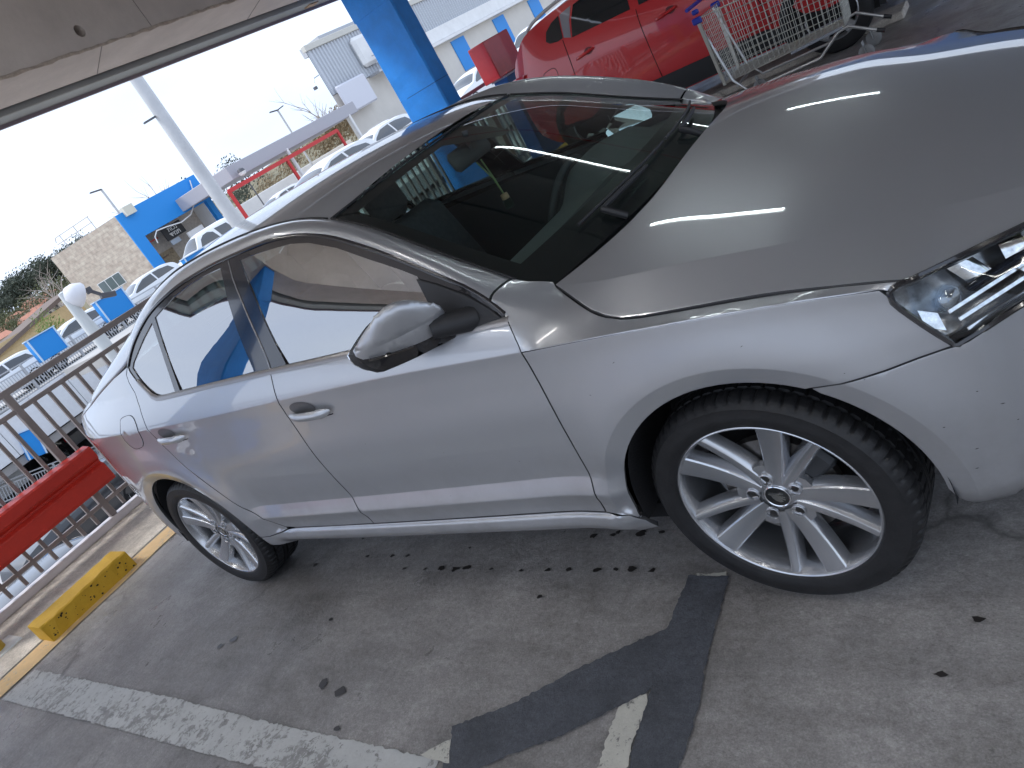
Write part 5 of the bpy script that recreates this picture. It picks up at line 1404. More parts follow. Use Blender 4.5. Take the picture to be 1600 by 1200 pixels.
    for nm, xr in (('windscreen', wsx), ('rear_window', rwx)):
        if xr:
            a, b_ = xr; rws = []
            for x in np.linspace(a, b_, 8):
                z = float(ft(x)); y = side(x, z-.06)-.07
                rws.append([(x+(.012 if nm == 'windscreen' else -.012), y*u, z+.008-(.05)*abs(u)**2.6) for u in np.linspace(-1, 1, 11)])
            q = MB(); q.grid(rws); q.build(nm, GLASSD, t, smooth=True)
    if lamps:
        for s in (-1, 1):
            zt = float(fb(X1-.1)); q = MB(); q.grid([[(X1-.10+u*.02-.28*v, s*(side(X1-.10-.28*v, zt-.10-.1*u)+.006), zt-.06-.13*u*(1-.5*v)) for v in np.linspace(0, 1, 6)] for u in (0, .5, 1)]); q.build('headlight', LAMPW, t, smooth=True)
            zt = float(fb(X0+.05)); q = MB(); q.grid([[(X0+.02+.20*v, s*(side(X0+.02+.20*v, zt-.06-.16*u)+.006), zt-.02-.18*u) for v in np.linspace(0, 1, 6)] for u in (0, .5, 1)]); q.build('tail_light', LAMPR, t, smooth=True)
    return t, side, ft, fb, fl
# --- the red crossover beside us
top = [(-3.36,1.0),(-3.32,1.18),(-3.18,1.40),(-2.95,1.555),(-2.4,1.625),(-1.6,1.635),(-.95,1.585),(-.55,1.42),(-.05,1.175),(.35,1.09),(.68,.98),(.82,.80),(.86,.62)]
belt = [(-3.36,1.16),(-3.0,1.23),(-2.5,1.22),(-1.6,1.17),(-.4,1.10),(.3,1.02),(.86,.70)]
low = [(-3.36,.45),(-3.1,.30),(-2.8,.27),(.3,.27),(.6,.30),(.86,.40)]
CB = M('cladding_black', (.03,.032,.035), .5)
WIN = [('window_glass', [(-2.40,1.245),(-2.36,1.40),(-2.30,1.52),(-1.80,1.565),(-1.70,1.565),(-1.70,1.205)], GLASSD, .004), ('window_glass', [(-1.60,1.20),(-1.60,1.565),(-1.30,1.54),(-.95,1.42),(-.60,1.22),(-.60,1.145)], GLASSD, .004),
       ('window_glass', [(-2.72,1.335),(-2.69,1.42),(-2.60,1.475),(-2.50,1.50),(-2.51,1.285),(-2.58,1.28),(-2.68,1.30)], GLASSD, .004), ('pillar_cover', [(-2.495,1.282),(-2.485,1.50),(-2.33,1.525),(-2.385,1.40),(-2.415,1.25)], M('pillar_grey', (.22,.21,.23), .25, coat=.6), .004)]
WIN += [('sill_cladding', [(-2.28,.28),(-2.28,.46),(-2.16,.50),(-.55,.465),(-.42,.42),(-.42,.28)], CB, .008)]
rc, rs, rt, rb, rl = make_car('red_crossover', 'red crossover with black sill cladding parked beyond the silver car behind the trolley', 'car', (.52,.016,.020), top, belt, low, .885, 2.60, .345, None, WIN, (-.90,-.10), (-3.30,-3.12), True, metal=0.0, tumble=.14)
RED2 = MATS[[k for k in MATS if k.startswith('paint_red_crossover')][0]]
for s in (-1, 1):
    for px, py in (((-2.52,1.27),(-2.62,.62)), ((-1.645,1.18),(-1.645,.30)), ((-.60,1.13),(-.48,.48))):
        mb = MB(); mb.tube([(px[0]+(py[0]-px[0])*u+(.05*math.sin(u*3) if px[0] < -2.5 else 0), s*(rs(px[0]+(py[0]-px[0])*u, px[1]+(py[1]-px[1])*u)+.001), px[1]+(py[1]-px[1])*u) for u in np.linspace(0, 1, 14)], .004, 4); mb.build('door_gap', DARK, rc)
    for hx, hz in ((-2.32,1.045), (-1.36,1.015)):
        mb = MB(); mb.tube([(hx+u*.11, s*(rs(hx+u*.11, hz)+.008+.022*(1-u**4)), hz+.012*u) for u in np.linspace(-1, 1, 10)], .014, 8); mb.build('door_handle', RED2, rc, smooth=True)
        mb = MB(); mb.add([(hx+.05+.05*math.cos(a), s*(rs(hx, hz+.01)+.006), hz+.008+.036*math.sin(a)) for a in np.linspace(0, 6.28, 14)[:-1]], [tuple(range(13))]); mb.build('handle_recess', M('recess_red', (.12,.005,.006), .4), rc)
    mb = MB(); mb.tube([(x, s*(rs(x, float(rt(x))-.07)-.05), float(rt(x))+.045*math.sin(math.pi*min(1, max(0, (x+2.95)/2.0)))**.4-.03) for x in np.linspace(-2.95, -1.0, 20)], .018, 8); mb.build('roof_rail', GALV, rc, smooth=True)
    mb = MB(); mb.grid([[(-3.345+.22*v*(1-.5*u), s*(rs(-3.345+.22*v, 1.06-.1*u)+.010), 1.15-.15*u) for v in np.linspace(0, 1, 6)] for u in np.linspace(0, 1, 5)]); mb.build('tail_light', LAMPR, rc, smooth=True)
    mb = MB(); mb.grid([[(-3.335+.12*v, s*(rs(-3.335+.12*v, 1.0)+.014), 1.115-.045*u) for v in np.linspace(0, 1, 4)] for u in (0, 1)]); mb.build('tail_light', LAMPW, rc)
    q = MB(); q.box((-.55, s*(.885+.08), 1.17), (.12,.20,.15), None, .04); q.build('door_mirror', RED2, rc)
fo = smooth_line([(-2.93,.93),(-2.92,1.0),(-2.84,1.02),(-2.76,1.01),(-2.75,.93),(-2.79,.83),(-2.86,.82),(-2.93,.86),(-2.93,.93)], .02)[:-1]
mb = MB(); mb.tube([(x+.04, -(rs(x+.04, z+.05)+.001), z+.05) for x, z in fo], .003, 4, closed=True); mb.build('fuel_flap', DARK, rc)
for o_ in list(rc.children):
    if o_.name.startswith('window_glass') or o_.name.startswith('windscreen'): pass
rc.location = (-.94, 5.52+.885, 0)
mb = MB()

# white cars on the far deck
hat = dict(top=[(-3.35,.80),(-3.32,1.05),(-3.15,1.33),(-2.6,1.46),(-1.7,1.47),(-1.1,1.36),(-.35,1.02),(.2,.93),(.55,.80),(.68,.55)], belt=[(-3.35,.86),(-2,.95),(-.4,.88),(.2,.84),(.68,.60)], low=[(-3.35,.35),(-2.9,.22),(.3,.22),(.68,.32)])
sedw = [('window_glass', [(-2.95,1.02),(-2.80,1.27),(-2.3,1.35),(-1.92,1.36),(-1.92,.99)], GLASSD, .004), ('window_glass', [(-1.84,.985),(-1.84,1.36),(-1.35,1.33),(-.95,1.18),(-.62,1.0),(-.62,.94)], GLASSD, .004)]
car_w, *_ = make_car('white_hatchback', 'white hatchback', 'car', (.80,.80,.79), hat['top'], hat['belt'], hat['low'], .87, 2.55, .31, 'white cars parked on the far deck', sedw, (-1.05,-.40), (-3.30,-3.10))
van = dict(top=[(-3.40,1.0),(-3.38,1.55),(-3.25,1.78),(-2.4,1.83),(-1.4,1.82),(-.95,1.72),(-.30,1.16),(.25,1.02),(.55,.88),(.66,.60)], belt=[(-3.4,1.05),(-2,1.08),(-.4,1.02),(.2,.95),(.66,.66)], low=[(-3.4,.38),(-2.9,.25),(.3,.25),(.66,.35)])
vanw = [('window_glass', [(-2.85,1.14),(-2.80,1.55),(-2.0,1.60),(-2.0,1.13)], GLASSD, .004), ('window_glass', [(-1.85,1.12),(-1.80,1.50),(-1.55,1.62),(-1.25,1.60),(-.95,1.46),(-.66,1.14)], GLASSD, .004)]
van_w, *_ = make_car('white_van', 'white van', 'van', (.81,.81,.80), van['top'], van['belt'], van['low'], .90, 2.70, .32, 'white cars parked on the far deck', vanw, (-.90,-.36), (-3.385,-3.30))
DZ = -.30
def put(src, x, y, ang, lab, z=DZ, first=False):
    o = src if first else dup_tree(src)
    o.location = (x, y, z); o.rotation_euler = (0, 0, ang); o['label'] = lab; return o
S = -math.pi/2
put(car_w, -33.4, 6.9, S, 'white hatchback on the far deck at the left edge of the photo', first=True)
put(car_w, -33.4, 10.4, S, 'white hatchback on the far deck between the two blue boxes on the fence')
put(car_w, -34.0, 14.6, S, 'white hatchback with a dark windscreen pillar below the stone building')
put(van_w, -34.4, 19.0, S, 'white van in front of the blue shop front with the black sign', first=True)
put(car_w, -34.6, 24.6, S, 'white hatchback on the far deck below the red canopy frame')
put(car_w, -34.6, 30.6, S, 'white hatchback beside the blue pillar on the far deck')
put(van_w, -41.0, 41.2, S, 'white van with dark windows left of the blue pillar under the beige wall')
g = MB(); g.box((-19.5, 27, -.20), (14, 38, .40)); tag(g.build('side_deck', DECKC), kind='structure')
put(car_w, -15.0, 10.7, S, 'nearest white hatchback behind the roof of the silver car left of the pillar', 0)
put(car_w, -18.2, 16.4, S, 'white hatchback just left of the foot of the blue pillar', 0)
put(car_w, -19.4, 24.9, S, 'white hatchback right of the blue pillar below the first blue wall square', 0)
put(van_w, -20.5, 33.0, S, 'white van behind the red hose cabinet by the beige wall', 0)
put(car_w, -40.0, 63.0, S, 'white hatchback between the hose cabinet and the red crossover')
# dark cars one level down
dk, *_ = make_car('dark_hatchback', 'black hatchback', 'car', (.015,.015,.018), hat['top'], hat['belt'], hat['low'], .87, 2.55, .31, 'dark cars on the lower level', sedw, (-1.05,-.40), (-3.30,-3.10))
put(dk, -36.5, 9.6, math.pi, 'black hatchback with red tail lights under the far deck seen through the railing bars', -3.45, True)
put(dk, -36.5, 12.0, math.pi, 'second black hatchback under the far deck nearer the silver car', -3.45)
put(dk, -20.8, 2.4, S*.9, 'black car on the ground below seen under the red guard rail', -3.58)
put(dk, -15.5, -.9, S*.9, 'black car on the ground below at the left edge under the guard rail', -3.58)
put(car_w, -36.5, 6.2, math.pi, 'white hatchback on the lower level beside a blue box at the left edge', -3.45)

# ------------------------------------------------------------------ far deck, fences, ground
g = MB(); g.box((-250, 60, -3.75), (1100, 1400, .3)); tag(g.build('lower_yard', YARD), kind='structure')
g = MB(); g.box((-62, 35, -.50), (62, 120, .40)); tag(g.build('far_deck', DECKC), kind='structure')
cl_ = thing('deck_cladding', 'white ribbed cladding wall below the fence of the far deck', 'wall', (-30.9, 0, 0))
mb0 = None
for k in range(30):
    y = -14+1.52*k
    if mb0 is None: q = MB(); q.box((0, 0, -1.12), (.06, 1.50, 1.55), None, .01); mb0 = q.build('cladding_panel', CLAD, cl_); mb0.location = (0, y, 0)
    else: c = mb0.copy(); COL.objects.link(c); c.location = (0, y, 0)
g = MB(); g.box((-45, 20, -2.10), (28, 70, .3)); tag(g.build('deck_soffit', CONCD), kind='structure')
for y in (-6, 2, 13, 22, 31):
    t = thing('deck_column', 'white column carrying the far deck', 'pillar', (-31.4, y, -3.6), 0, 'columns of the far deck'); q = MB(); q.box((0,0,.75),(.5,.5,1.5),None,.02); q.build('shaft', WHITE, t)
def fence(x, y0, y1, zb, h, lab, slope, pitch=.105, infill=None):
    t = thing('bar_fence', lab, 'fence', (x, y0, zb)); t.rotation_euler = (math.atan(slope), 0, 0); Lg = y1-y0
    for z in (h, h*.82, .08): q = MB(); q.box((0, Lg/2, z), (.05, Lg, .045)); q.build('rail', GALV, t)
    n = int(Lg/2.1); po = None
    for k in range(n+1):
        if po is None: q = MB(); q.box((0,0,h/2),(.08,.08,h)); po = q.build('post', GALV, t)
        else: c = po.copy(); COL.objects.link(c); c.location = (0, k*2.1, 0)
    nb = int(Lg/pitch); ba = None; rest = MB()
    for k in range(nb):
        if k < 200:
            if ba is None: q = MB(); q.box((0,0,h*.45),(.02,.028,h*.74)); ba = q.build('bar', GALV, t); ba.location = (0, .05, 0)
            else: c = ba.copy(); COL.objects.link(c); c.location = (0, .05+k*pitch, 0)
        else: rest.box((0, .05+k*pitch, h*.45), (.02,.028,h*.74))
    if rest.V: tag(rest.build('bars', GALV, t), kind='stuff')
    return t
fence(-31.0, 4.4, 40, -.27, 1.20, 'pale grey bar fence along the far deck with blue boxes on it', -.035)
fence(-31.3, 1.0, 20, -1.75, .75, 'pale grey bar fence on the ramp below the far deck', -.30)
def blue_box(y, z, w, h, lab, x=-30.9, slope=-.03):
    t = thing('blue_planter', lab, 'planter box', (x, y, z), 0, 'blue boxes hung on the far fences'); t.rotation_euler = (slope, 0, 0)
    q = MB(); q.box((0,0,0),(.34,w,h),None,.02); q.build('box_shell', BLUE2, t); q = MB(); q.box((.02,0,h/2+.01),(.40,w+.06,.04)); q.build('rim', M('pale_rim', (.55,.70,.85), .5), t)
    for s in (-1, 1): q = MB(); q.box((.19, s*(w/2-.03), 0), (.03,.06,h)); q.build('frame_strip', M('pale_rim', (.55,.70,.85), .5), t)
blue_box(9.82, .86, 1.15, .92, 'blue box on the far fence nearer the left edge of the photo')
blue_box(12.92, .78, 1.32, .92, 'blue box on the far fence below the window of the stone building')
blue_box(7.05, -1.78, .66, 1.05, 'blue box on the lower fence seen between the railing bars', -31.0, -.25)
blue_box(5.05, -1.20, .8, 1.05, 'blue box on the lower fence cut by the left edge of the photo', -31.0, -.25)
blue_box(17.3, .62, 1.2, .5, 'low blue box on the far fence beside the tall lamp pole')

# stone building with the blue shop front
STONE = M('stone_base', (.46,.38,.29), .9)
def stone_material():
    m = bpy.data.materials.new('stone_courses'); t, b = nodes_of(m); tcn = t.nodes.new('ShaderNodeTexCoord')
    br = t.nodes.new('ShaderNodeTexBrick'); br.inputs['Scale'].default_value = 1.0; br.inputs['Brick Width'].default_value = .62; br.inputs['Row Height'].default_value = .26; br.inputs['Mortar Size'].default_value = .010
    br.inputs['Color1'].default_value = (.58,.48,.36,1); br.inputs['Color2'].default_value = (.50,.39,.29,1); br.inputs['Mortar'].default_value = (.42,.35,.28,1)
    t.links.new(tcn.outputs['Object'], br.inputs['Vector']); n = t.nodes.new('ShaderNodeTexNoise'); n.inputs['Scale'].default_value = 3; n.inputs['Detail'].default_value = 8; t.links.new(tcn.outputs['Object'], n.inputs['Vector'])
    mxn = t.nodes.new('ShaderNodeMix'); mxn.data_type = 'RGBA'; mxn.blend_type = 'OVERLAY'; mxn.inputs['Factor'].default_value = .55; t.links.new(br.outputs['Color'], mxn.inputs['A']); t.links.new(n.outputs['Fac'], mxn.inputs['B'])
    hs = t.nodes.new('ShaderNodeHueSaturation'); hs.inputs['Saturation'].default_value = .8; t.links.new(mxn.outputs['Result'], hs.inputs['Color']); t.links.new(hs.outputs['Color'], b.inputs['Base Color']); b.inputs['Roughness'].default_value = .9
    return m
A_, C_, B_ = Vector((-58.70,24.67,0)), Vector((-51.64,27.03,0)), Vector((-51.40,34.13,0)); D_ = A_+(B_-C_)
sb = thing('stone_building', 'beige stone clad building with a blue shop front and roof railing', 'building', (0,0,DZ))
ux_ = (C_-A_).normalized(); Ls = (C_-A_).length
ow = bpy.data.objects.new('stone_wall', None)
q = MB(); q.add([(0,0,0),(Ls,0,0),(Ls,5.5,0),(0,5.5,0),(0,0,-.3),(Ls,0,-.3),(Ls,5.5,-.3),(0,5.5,-.3)], [(0,1,2,3),(4,5,6,7),(0,1,5,4),(1,2,6,5),(2,3,7,6),(3,0,4,7)])
sw = q.build('stone_wall', stone_material(), sb); sw.matrix_local = Matrix(((ux_.x,0,ux_.y,A_.x),(ux_.y,0,-ux_.x,A_.y),(0,1,0,0),(0,0,0,1)))
def slab4(P, z0, z1, m, nm, par):
    q = MB(); q.add([(p.x,p.y,z0) for p in P]+[(p.x,p.y,z1) for p in P], [(0,1,2,3),(4,5,6,7)]+[(i,(i+1)%4,4+(i+1)%4,4+i) for i in range(4)]); return q.build(nm, m, par)
nrm_b = Vector(((B_-C_).y, -(B_-C_).x, 0)).normalized(); ub = (B_-C_).normalized(); Lb = (B_-C_).length
def on_front(a, z, d): p = C_+ub*a+nrm_b*d; return (p.x, p.y, z)
def front_box(a0, a1, z0, z1, d0, d1, m, nm):
    q = MB(); q.add([on_front(a, z, d) for d in (d0, d1) for z in (z0, z1) for a in (a0, a1)], [(0,1,3,2),(4,5,7,6),(0,1,5,4),(2,3,7,6),(0,2,6,4),(1,3,7,5)]); return q.build(nm, m, sb)
front_box(-.05, Lb, 3.45, 5.5, .0, -.4, BLUE2, 'blue_fascia'); front_box(-.05, .85, 0, 3.45, .0, -.4, BLUE2, 'blue_column'); front_box(Lb-.45, Lb, 0, 3.45, .0, -.4, BLUE2, 'blue_column')
front_box(.3, Lb, 0, 3.6, -2.2, -2.3, M('recess_beige', (.50,.44,.37), .9, var=.2), 'recess_wall'); front_box(Lb-.5, Lb-.42, 0, 3.5, -.4, -2.2, WHITE, 'side_wall')
slab4([A_+(D_-A_)*.0+Vector((0,.35,0)), C_+Vector((-.4,.35,0)), B_+Vector((-.4,0,0)), D_], 5.1, 5.35, CONCD, 'roof', sb)
slab4([A_+Vector((0,.4,0)), A_+Vector((.3,.4,0)), D_+Vector((.3,0,0)), D_], 0, 5.3, STONE, 'back_wall', sb)
front_box(2.6, 4.35, 2.35, 3.32, -.95, -1.02, M('sign_black', (.012,.012,.012), .4), 'shop_sign')
def text_obj(body, size, m, par, mat, name='lettering'):
    cu = bpy.data.curves.new(name, 'FONT'); cu.body = body; cu.size = size; cu.align_x = 'CENTER'; cu.align_y = 'CENTER'; cu.extrude = .01
    o = bpy.data.objects.new(name, cu); COL.objects.link(o); dg = bpy.context.evaluated_depsgraph_get(); me = bpy.data.meshes.new_from_object(o.evaluated_get(dg)); bpy.data.objects.remove(o)
    o = bpy.data.objects.new(name, me); COL.objects.link(o); me.materials.clear(); me.materials.append(m); o.parent = par; o.matrix_local = mat; return o
SGN = M('sign_letters', (.75,.73,.68), .5)
for txt, z in (('תוכנ', 3.03), ('דימת', 2.63)):
    c = on_front(3.48, z, -.93); text_obj(txt, .46, SGN, sb, Matrix(((ub.x,0,nrm_b.x,c[0]),(ub.y,0,nrm_b.y,c[1]),(0,1,0,c[2]),(0,0,0,1))))
front_box(2.7, 3.5, 1.95, 2.3, -.9, -1.0, M('poster_grey', (.40,.45,.50), .5), 'poster'); front_box(3.6, 5.0, 1.3, 2.2, .25, .05, WHITE, 'white_board')
front_box(1.2, 2.4, 2.9, 3.0, -1.5, -1.6, LAMPR, 'red_stripe'); front_box(1.0, 2.6, 1.5, 1.6, -2.1, -2.2, M('brown_shelf', (.20,.13,.10), .8), 'shelf'); front_box(2.0, 3.2, .3, 1.9, -2.1, -2.2, M('brown_goods', (.32,.25,.16), .9, var=.4, vscale=6), 'shop_goods')
front_box(.55, 1.35, 5.1, 5.75, .35, -.3, M('ac_unit', (.66,.63,.52), .7), 'air_conditioner')
WF = M('window_frame_white', (.75,.75,.74), .5); WG = M('window_grey_glass', (.10,.13,.13), .12, coat=.5)
def on_stone(a, z, d): p = A_+ux_*a+Vector((ux_.y, -ux_.x, 0))*d; return (p.x, p.y, z)
def st_box(a0, a1, z0, z1, d0, d1, m, nm, par=None):
    q = MB(); q.add([on_stone(a, z, d) for d in (d0, d1) for z in (z0, z1) for a in (a0, a1)], [(0,1,3,2),(4,5,7,6),(0,1,5,4),(2,3,7,6),(0,2,6,4),(1,3,7,5)]); return q.build(nm, m, par or sb)
wfz0, wfz1 = 1.16+.3, 2.0+.3
win = st_box(2.0, 4.45, wfz0-.05, wfz1+.05, -.01, .03, WF, 'window')
for k in range(3): st_box(2.06+k*.80, 2.80+k*.80, wfz0, wfz1, .032, .036, WG, 'pane', win)
q = MB()
for a in (1.6, 3.2, 4.8): q.tube([on_stone(a, 5.5, -.5), on_stone(a, 6.5, -.5)], .035, 6)
for z in (6.05, 6.5): q.tube([on_stone(.9, z-.3 if z > 6.2 else z, -.5), on_stone(1.1, z, -.5), on_stone(4.9, z, -.5)], .035, 6)
q.build('roof_railing', M('rail_pale', (.50,.48,.47), .5), sb)
t = thing('white_cable', 'loose white cable looping across the blue shop front', 'cable', (0,0,0)); q = MB()
q.tube([on_front(1.25,2.3,.12), on_front(1.35,2.75,.12), on_front(1.75,3.05,.12), on_front(2.6,2.95,.12), on_front(3.8,2.72,.12), on_front(4.8,2.85,.12), on_front(5.6,3.4,.12), on_front(6.2,4.3,.12), on_front(6.45,4.95,.12)], .045, 6); q.build('cable', WHITE, t, smooth=True)

# lamp posts
POLE = M('pole_pale_grey', (.55,.55,.55), .45, .3, var=.08, vscale=2)
q = MB(); q.box((-5.2, 22.0, 1.5), (.1,.1,.1)) if False else None
t = thing('end_wall', 'blue painted wall closing the far end of the deck', 'wall', (0, 22.5, 0)); q = MB(); q.box((0,0,1.3), (9.5,.25,2.6), None, .02); q.build('wall_body', BLUE, t)
t = thing('lamp_pole', 'thick pale grey lamp pole rising out of the photo left of the pillar', 'lamp post', (-20, 12.54, -3.6)); q = MB(); q.lathe([(.225,0),(.215,5),(.195,9),(.16,16),(.0,16)], 24); q.build('pole', POLE, t, smooth=True)
q = MB(); q.beam((-.05,-.2,8.42),(-.05,-.62,8.38),.10,.05); q.build('small_lamp', M('lamp_dark', (.10,.10,.11), .5), t)
def street_lamp(x, y, zt, lab, arms, z0=-.3):
    t = thing('street_lamp', lab, 'street lamp', (x, y, z0), 0, 'street lamps beyond the far deck'); q = MB(); q.tube([(0,0,0),(0,0,zt-z0)], .10, 8); q.build('pole', POLE, t, smooth=True)
    for dy in arms:
        q = MB(); q.beam((0,0,zt-z0),(0,dy,zt-z0+.12),.22,.10); q.build('lamp_head', M('lamp_dark', (.10,.10,.11), .5), t)
street_lamp(-62, 33.2, 8.2, 'street lamp with one arm above the stone building', (-1.0,))
street_lamp(-60, 52.6, 7.4, 'street lamp with two heads left of the corrugated building', (-1.0, .9))
t = thing('globe_lamp', 'black and white globe lamp on a thin post before the canopy', 'lamp', (-45, 33.1, -.3)); q = MB(); q.tube([(0,0,0),(0,0,3.4)], .05, 6); q.build('post', M('lamp_dark', (.10,.10,.11), .5), t)
q = MB(); q.lathe([(.0,-.30),(.22,-.2),(.30,0)], 12, 'Z', (0,0,3.75)); q.build('globe', WHITE, t, smooth=True); q = MB(); q.lathe([(.305,0),(.22,.2),(0,.30)], 12, 'Z', (0,0,3.75)); q.build('globe_cap', M('lamp_dark', (.10,.10,.11), .5), t, smooth=True)
# dome lamp close below the deck
t = thing('dome_lamp', 'white dome floodlight with a dark bracket on a pale tapered post', 'floodlight', (-14, 4.22, -3.6)); q = MB(); q.lathe([(.16,0),(.12,4.6),(.075,5.42),(0,5.44)], 16); q.build('post', M('post_pale', (.62,.64,.63), .6), t, smooth=True)
q = MB(); q.lathe([(.02,.30),(.12,.26),(.20,.16),(.235,.02),(.22,-.02),(0,-.03)], 20, 'Z'); 
rm = Matrix.Rotation(R(55), 3, 'X'); q.V = [tuple(rm @ Vector(v)+Vector((.05,.22,5.22))) for v in q.V]; q.build('dome', M('dome_white', (.78,.77,.79), .35), t, smooth=True)
q = MB(); q.box((.02,.42,5.22),(.10,.10,.12),None,.01); q.beam((.02,.45,5.18),(.02,.58,5.02),.06,.05); q.box((.02,.66,4.98),(.10,.28,.10),Matrix.Rotation(R(-20),3,'X'),.01); q.build('bracket', M('lamp_dark', (.10,.10,.11), .5), t)

# canopy with red frame
t = thing('flat_canopy', 'long grey flat canopy roof above red steel frames', 'canopy', (-46.5, 40, -.3))
q = MB(); q.box((-3.4, .6, 4.05), (6.5, 17.5, .95), Matrix.Rotation(R(8.5),3,'Z'), .03); q.build('canopy_roof', M('canopy_grey', (.42,.41,.44), .6), t)
for y in (-9.5, -1.0, 8.3): q = MB(); q.tube([(.1-(y+1.5)*.15,y,0),(.1-(y+1.5)*.15,y,3.7)], .14, 8); q.build('canopy_column', WHITE, t, smooth=True)
t = thing('portal_frame', 'red steel portal frames under the grey canopy', 'frame', (-47.0, 40, -.3)); RF = M('frame_red', (.55,.03,.03), .5)
for y in (-9.0, -2.2, 5.0): q = MB(); q.box((1.2-(y+1.5)*.15,y,1.55),(.16,.22,3.1)); q.build('frame_post', RF, t)
q = MB(); q.beam((1.2+7.5*.15,-9.0,3.05),(1.2-6.5*.15,5.0,3.05),.2,.28); q.build('frame_beam', RF, t)
t = thing('retaining_wall', 'pale rough wall below the canopy', 'wall', (-62, 44, -.3)); q = MB(); q.box((0,0,1.0),(.5,34,2.0),None,.05); q.build('wall_body', WHITE, t)

# corrugated building
cb = thing('corrugated_building', 'large pale building with corrugated upper wall and blue wall squares', 'building', (-50.7, 50.7, -.3))
BEW = M('beige_render', (.66,.62,.56), .9, var=.06, vscale=.5); COR = M('corrugated_sheet', (.52,.54,.57), .45, .4)
rz_ = R(0); hgt = [0, 5.8, 9.9, 10.6]
def skew_block(z0, z1, m, nm):
    q = MB(); P = [(0,0),(0,70),(-13,84),(-13,13.4)]; q.add([(p[0],p[1],z) for z in (z0, z1) for p in P], [(0,1,2,3),(4,5,6,7)]+[(i,(i+1)%4,4+(i+1)%4,4+i) for i in range(4)]); q.build(nm, m, cb)
skew_block(0, 5.8, BEW, 'lower_wall')
rows = []; yy = []; y = 0.0
while y < 70: yy += [(y, 0), (y+.16, 0), (y+.22, .10), (y+.38, .10)]; y += .44
q = MB(); q.grid([[(.06+d, yk, z) for yk, d in yy] for z in (5.85, 9.9)]); q.build('corrugated_wall', COR, cb)
skew_block(5.82, 9.9, COR, 'upper_wall')
q = MB(); q.box((.10, 35, 10.15), (.5, 70.4, .5), None, .03); q.build('parapet', M('parapet_beige', (.58,.56,.50), .6), cb)
q = MB(); q.box((-4, 10, 10.7), (3, 10, .9)); q.build('roof_plant', M('roof_grey', (.48,.49,.51), .6), cb)
q = MB(); q.box((.45, 38, 5.55), (.9, 52, .30), None, .02); q.build('ledge', WHITE, cb); q = MB(); q.box((.25, 38, 6.4), (.3, 52, 1.3), None, .02); q.build('ledge_upstand', WHITE, cb)
q = MB(); q.box((.9, 2.0, 5.0), (.3, 4.2, 2.6), None, .25); q.build('blank_sign', M('sign_pale', (.66,.66,.71), .4), cb)
for y in (19.9, 29.3, 38.5): q = MB(); q.box((.06, y+1.35, 3.5), (.10, 2.7, 3.3)); q.build('blue_square', BLUE2, cb)
for y in (9.2, 14.0): q = MB(); q.box((.10, y, 2.8), (.12,.14,5.6)); q.build('downpipe', GALV, cb)
q = MB()
for y in (8.0, 11.5): q.tube([(1.3,y,5.9),(1.3,y,7.2)], .06, 6)
for z in (6.5, 7.2): q.tube([(1.3,6.0,z),(1.3,13,z)], .06, 6)
q.box((.9,9.5,5.75),(1.4,8,.2)); q.build('balcony_railing', GALV, cb)
q = MB(); q.box((.4, 6.6, 8.0), (.7,2.6,2.8), None, .3); q.build('duct_box', WHITE, cb)
t = thing('roof_sign_arm', 'thin floodlight arm on the corner of the corrugated building', 'floodlight', (-50.4, 50.3, 7.5)); q = MB(); q.tube([(0,0,0),(.2,-1.0,-.1),(.2,-1.4,-.7)], .05, 6); q.build('arm', GALV, t); q = MB(); q.box((.2,-1.4,-.85),(.25,.3,.25)); q.build('lamp_head', M('lamp_dark', (.10,.10,.11), .5), t)

# ------------------------------------------------------------------ hillside, houses, trees
def hill_h(x, y):
    d = -x; a = max(0.0, min(1, (d-170)/300)); w = max(0.0, min(1, (y-40)/60))
    return -3.8+a*a*(3-2*a)*(19+2.0*math.sin(y*.035)+1.5*math.sin(x*.03+y*.02))*(.45+.55*w)
q = MB(); q.grid([[(x, y, hill_h(x, y)) for x in np.arange(-760, -90, 14)] for y in np.arange(-160, 900, 14)])
tag(q.build('hillside', M('hillside_scrub', (.17,.15,.09), .95, var=.35, vscale=.05), smooth=True), kind='structure')
rr = random.Random(21)
HWALL = [M('house_wall_a', (.50,.42,.34), .9), M('house_wall_b', (.56,.48,.39), .9)]; HROOF = M('house_tiles', (.48,.22,.15), .85, var=.2, vscale=2)
SHUT = M('house_window', (.06,.05,.05), .5)
def house(x, y, w, d, h, rz, lab, k):
    t = thing('hillside_house', lab, 'house', (x, y, hill_h(x, y)-.8), rz, 'houses on the far hillside')
    q = MB(); q.box((0,0,h/2), (d,w,h)); q.build('wall', HWALL[k % 2], t)
    q = MB(); q.add([(-d/2-.3,-w/2-.3,h),(d/2+.3,-w/2-.3,h),(d/2+.3,w/2+.3,h),(-d/2-.3,w/2+.3,h),(0,-w/2+1,h+1.7),(0,w/2-1,h+1.7)], [(0,1,4),(2,3,5),(1,2,5,4),(3,0,4,5),(0,3,2,1)]); q.build('roof', HROOF, t)
    for yy_ in np.linspace(-w/2+1.2, w/2-1.2, max(2, int(w/2.6))):
        for zz in ([1.6, 4.3] if h > 5 else [1.6]):
            q = MB(); q.box((d/2+.02, yy_, zz), (.08, .9, 1.1)); q.build('window', SHUT, t)
HS = [(-300,104,6,5,4.6),(-335,123,7,5,5),(-350,138,6,5,5.4),(-318,126,6,5,4.8),(-290,112,6,5,4.6),(-342,134,6,5,5.4),(-325,131,7,5,5.2),(-305,120,6,5,4.6),(-372,146,7,5,5.2),(-285,107,6,5,4.6),(-270,92,6,5,4.6),(-360,150,6,5,5.0)]
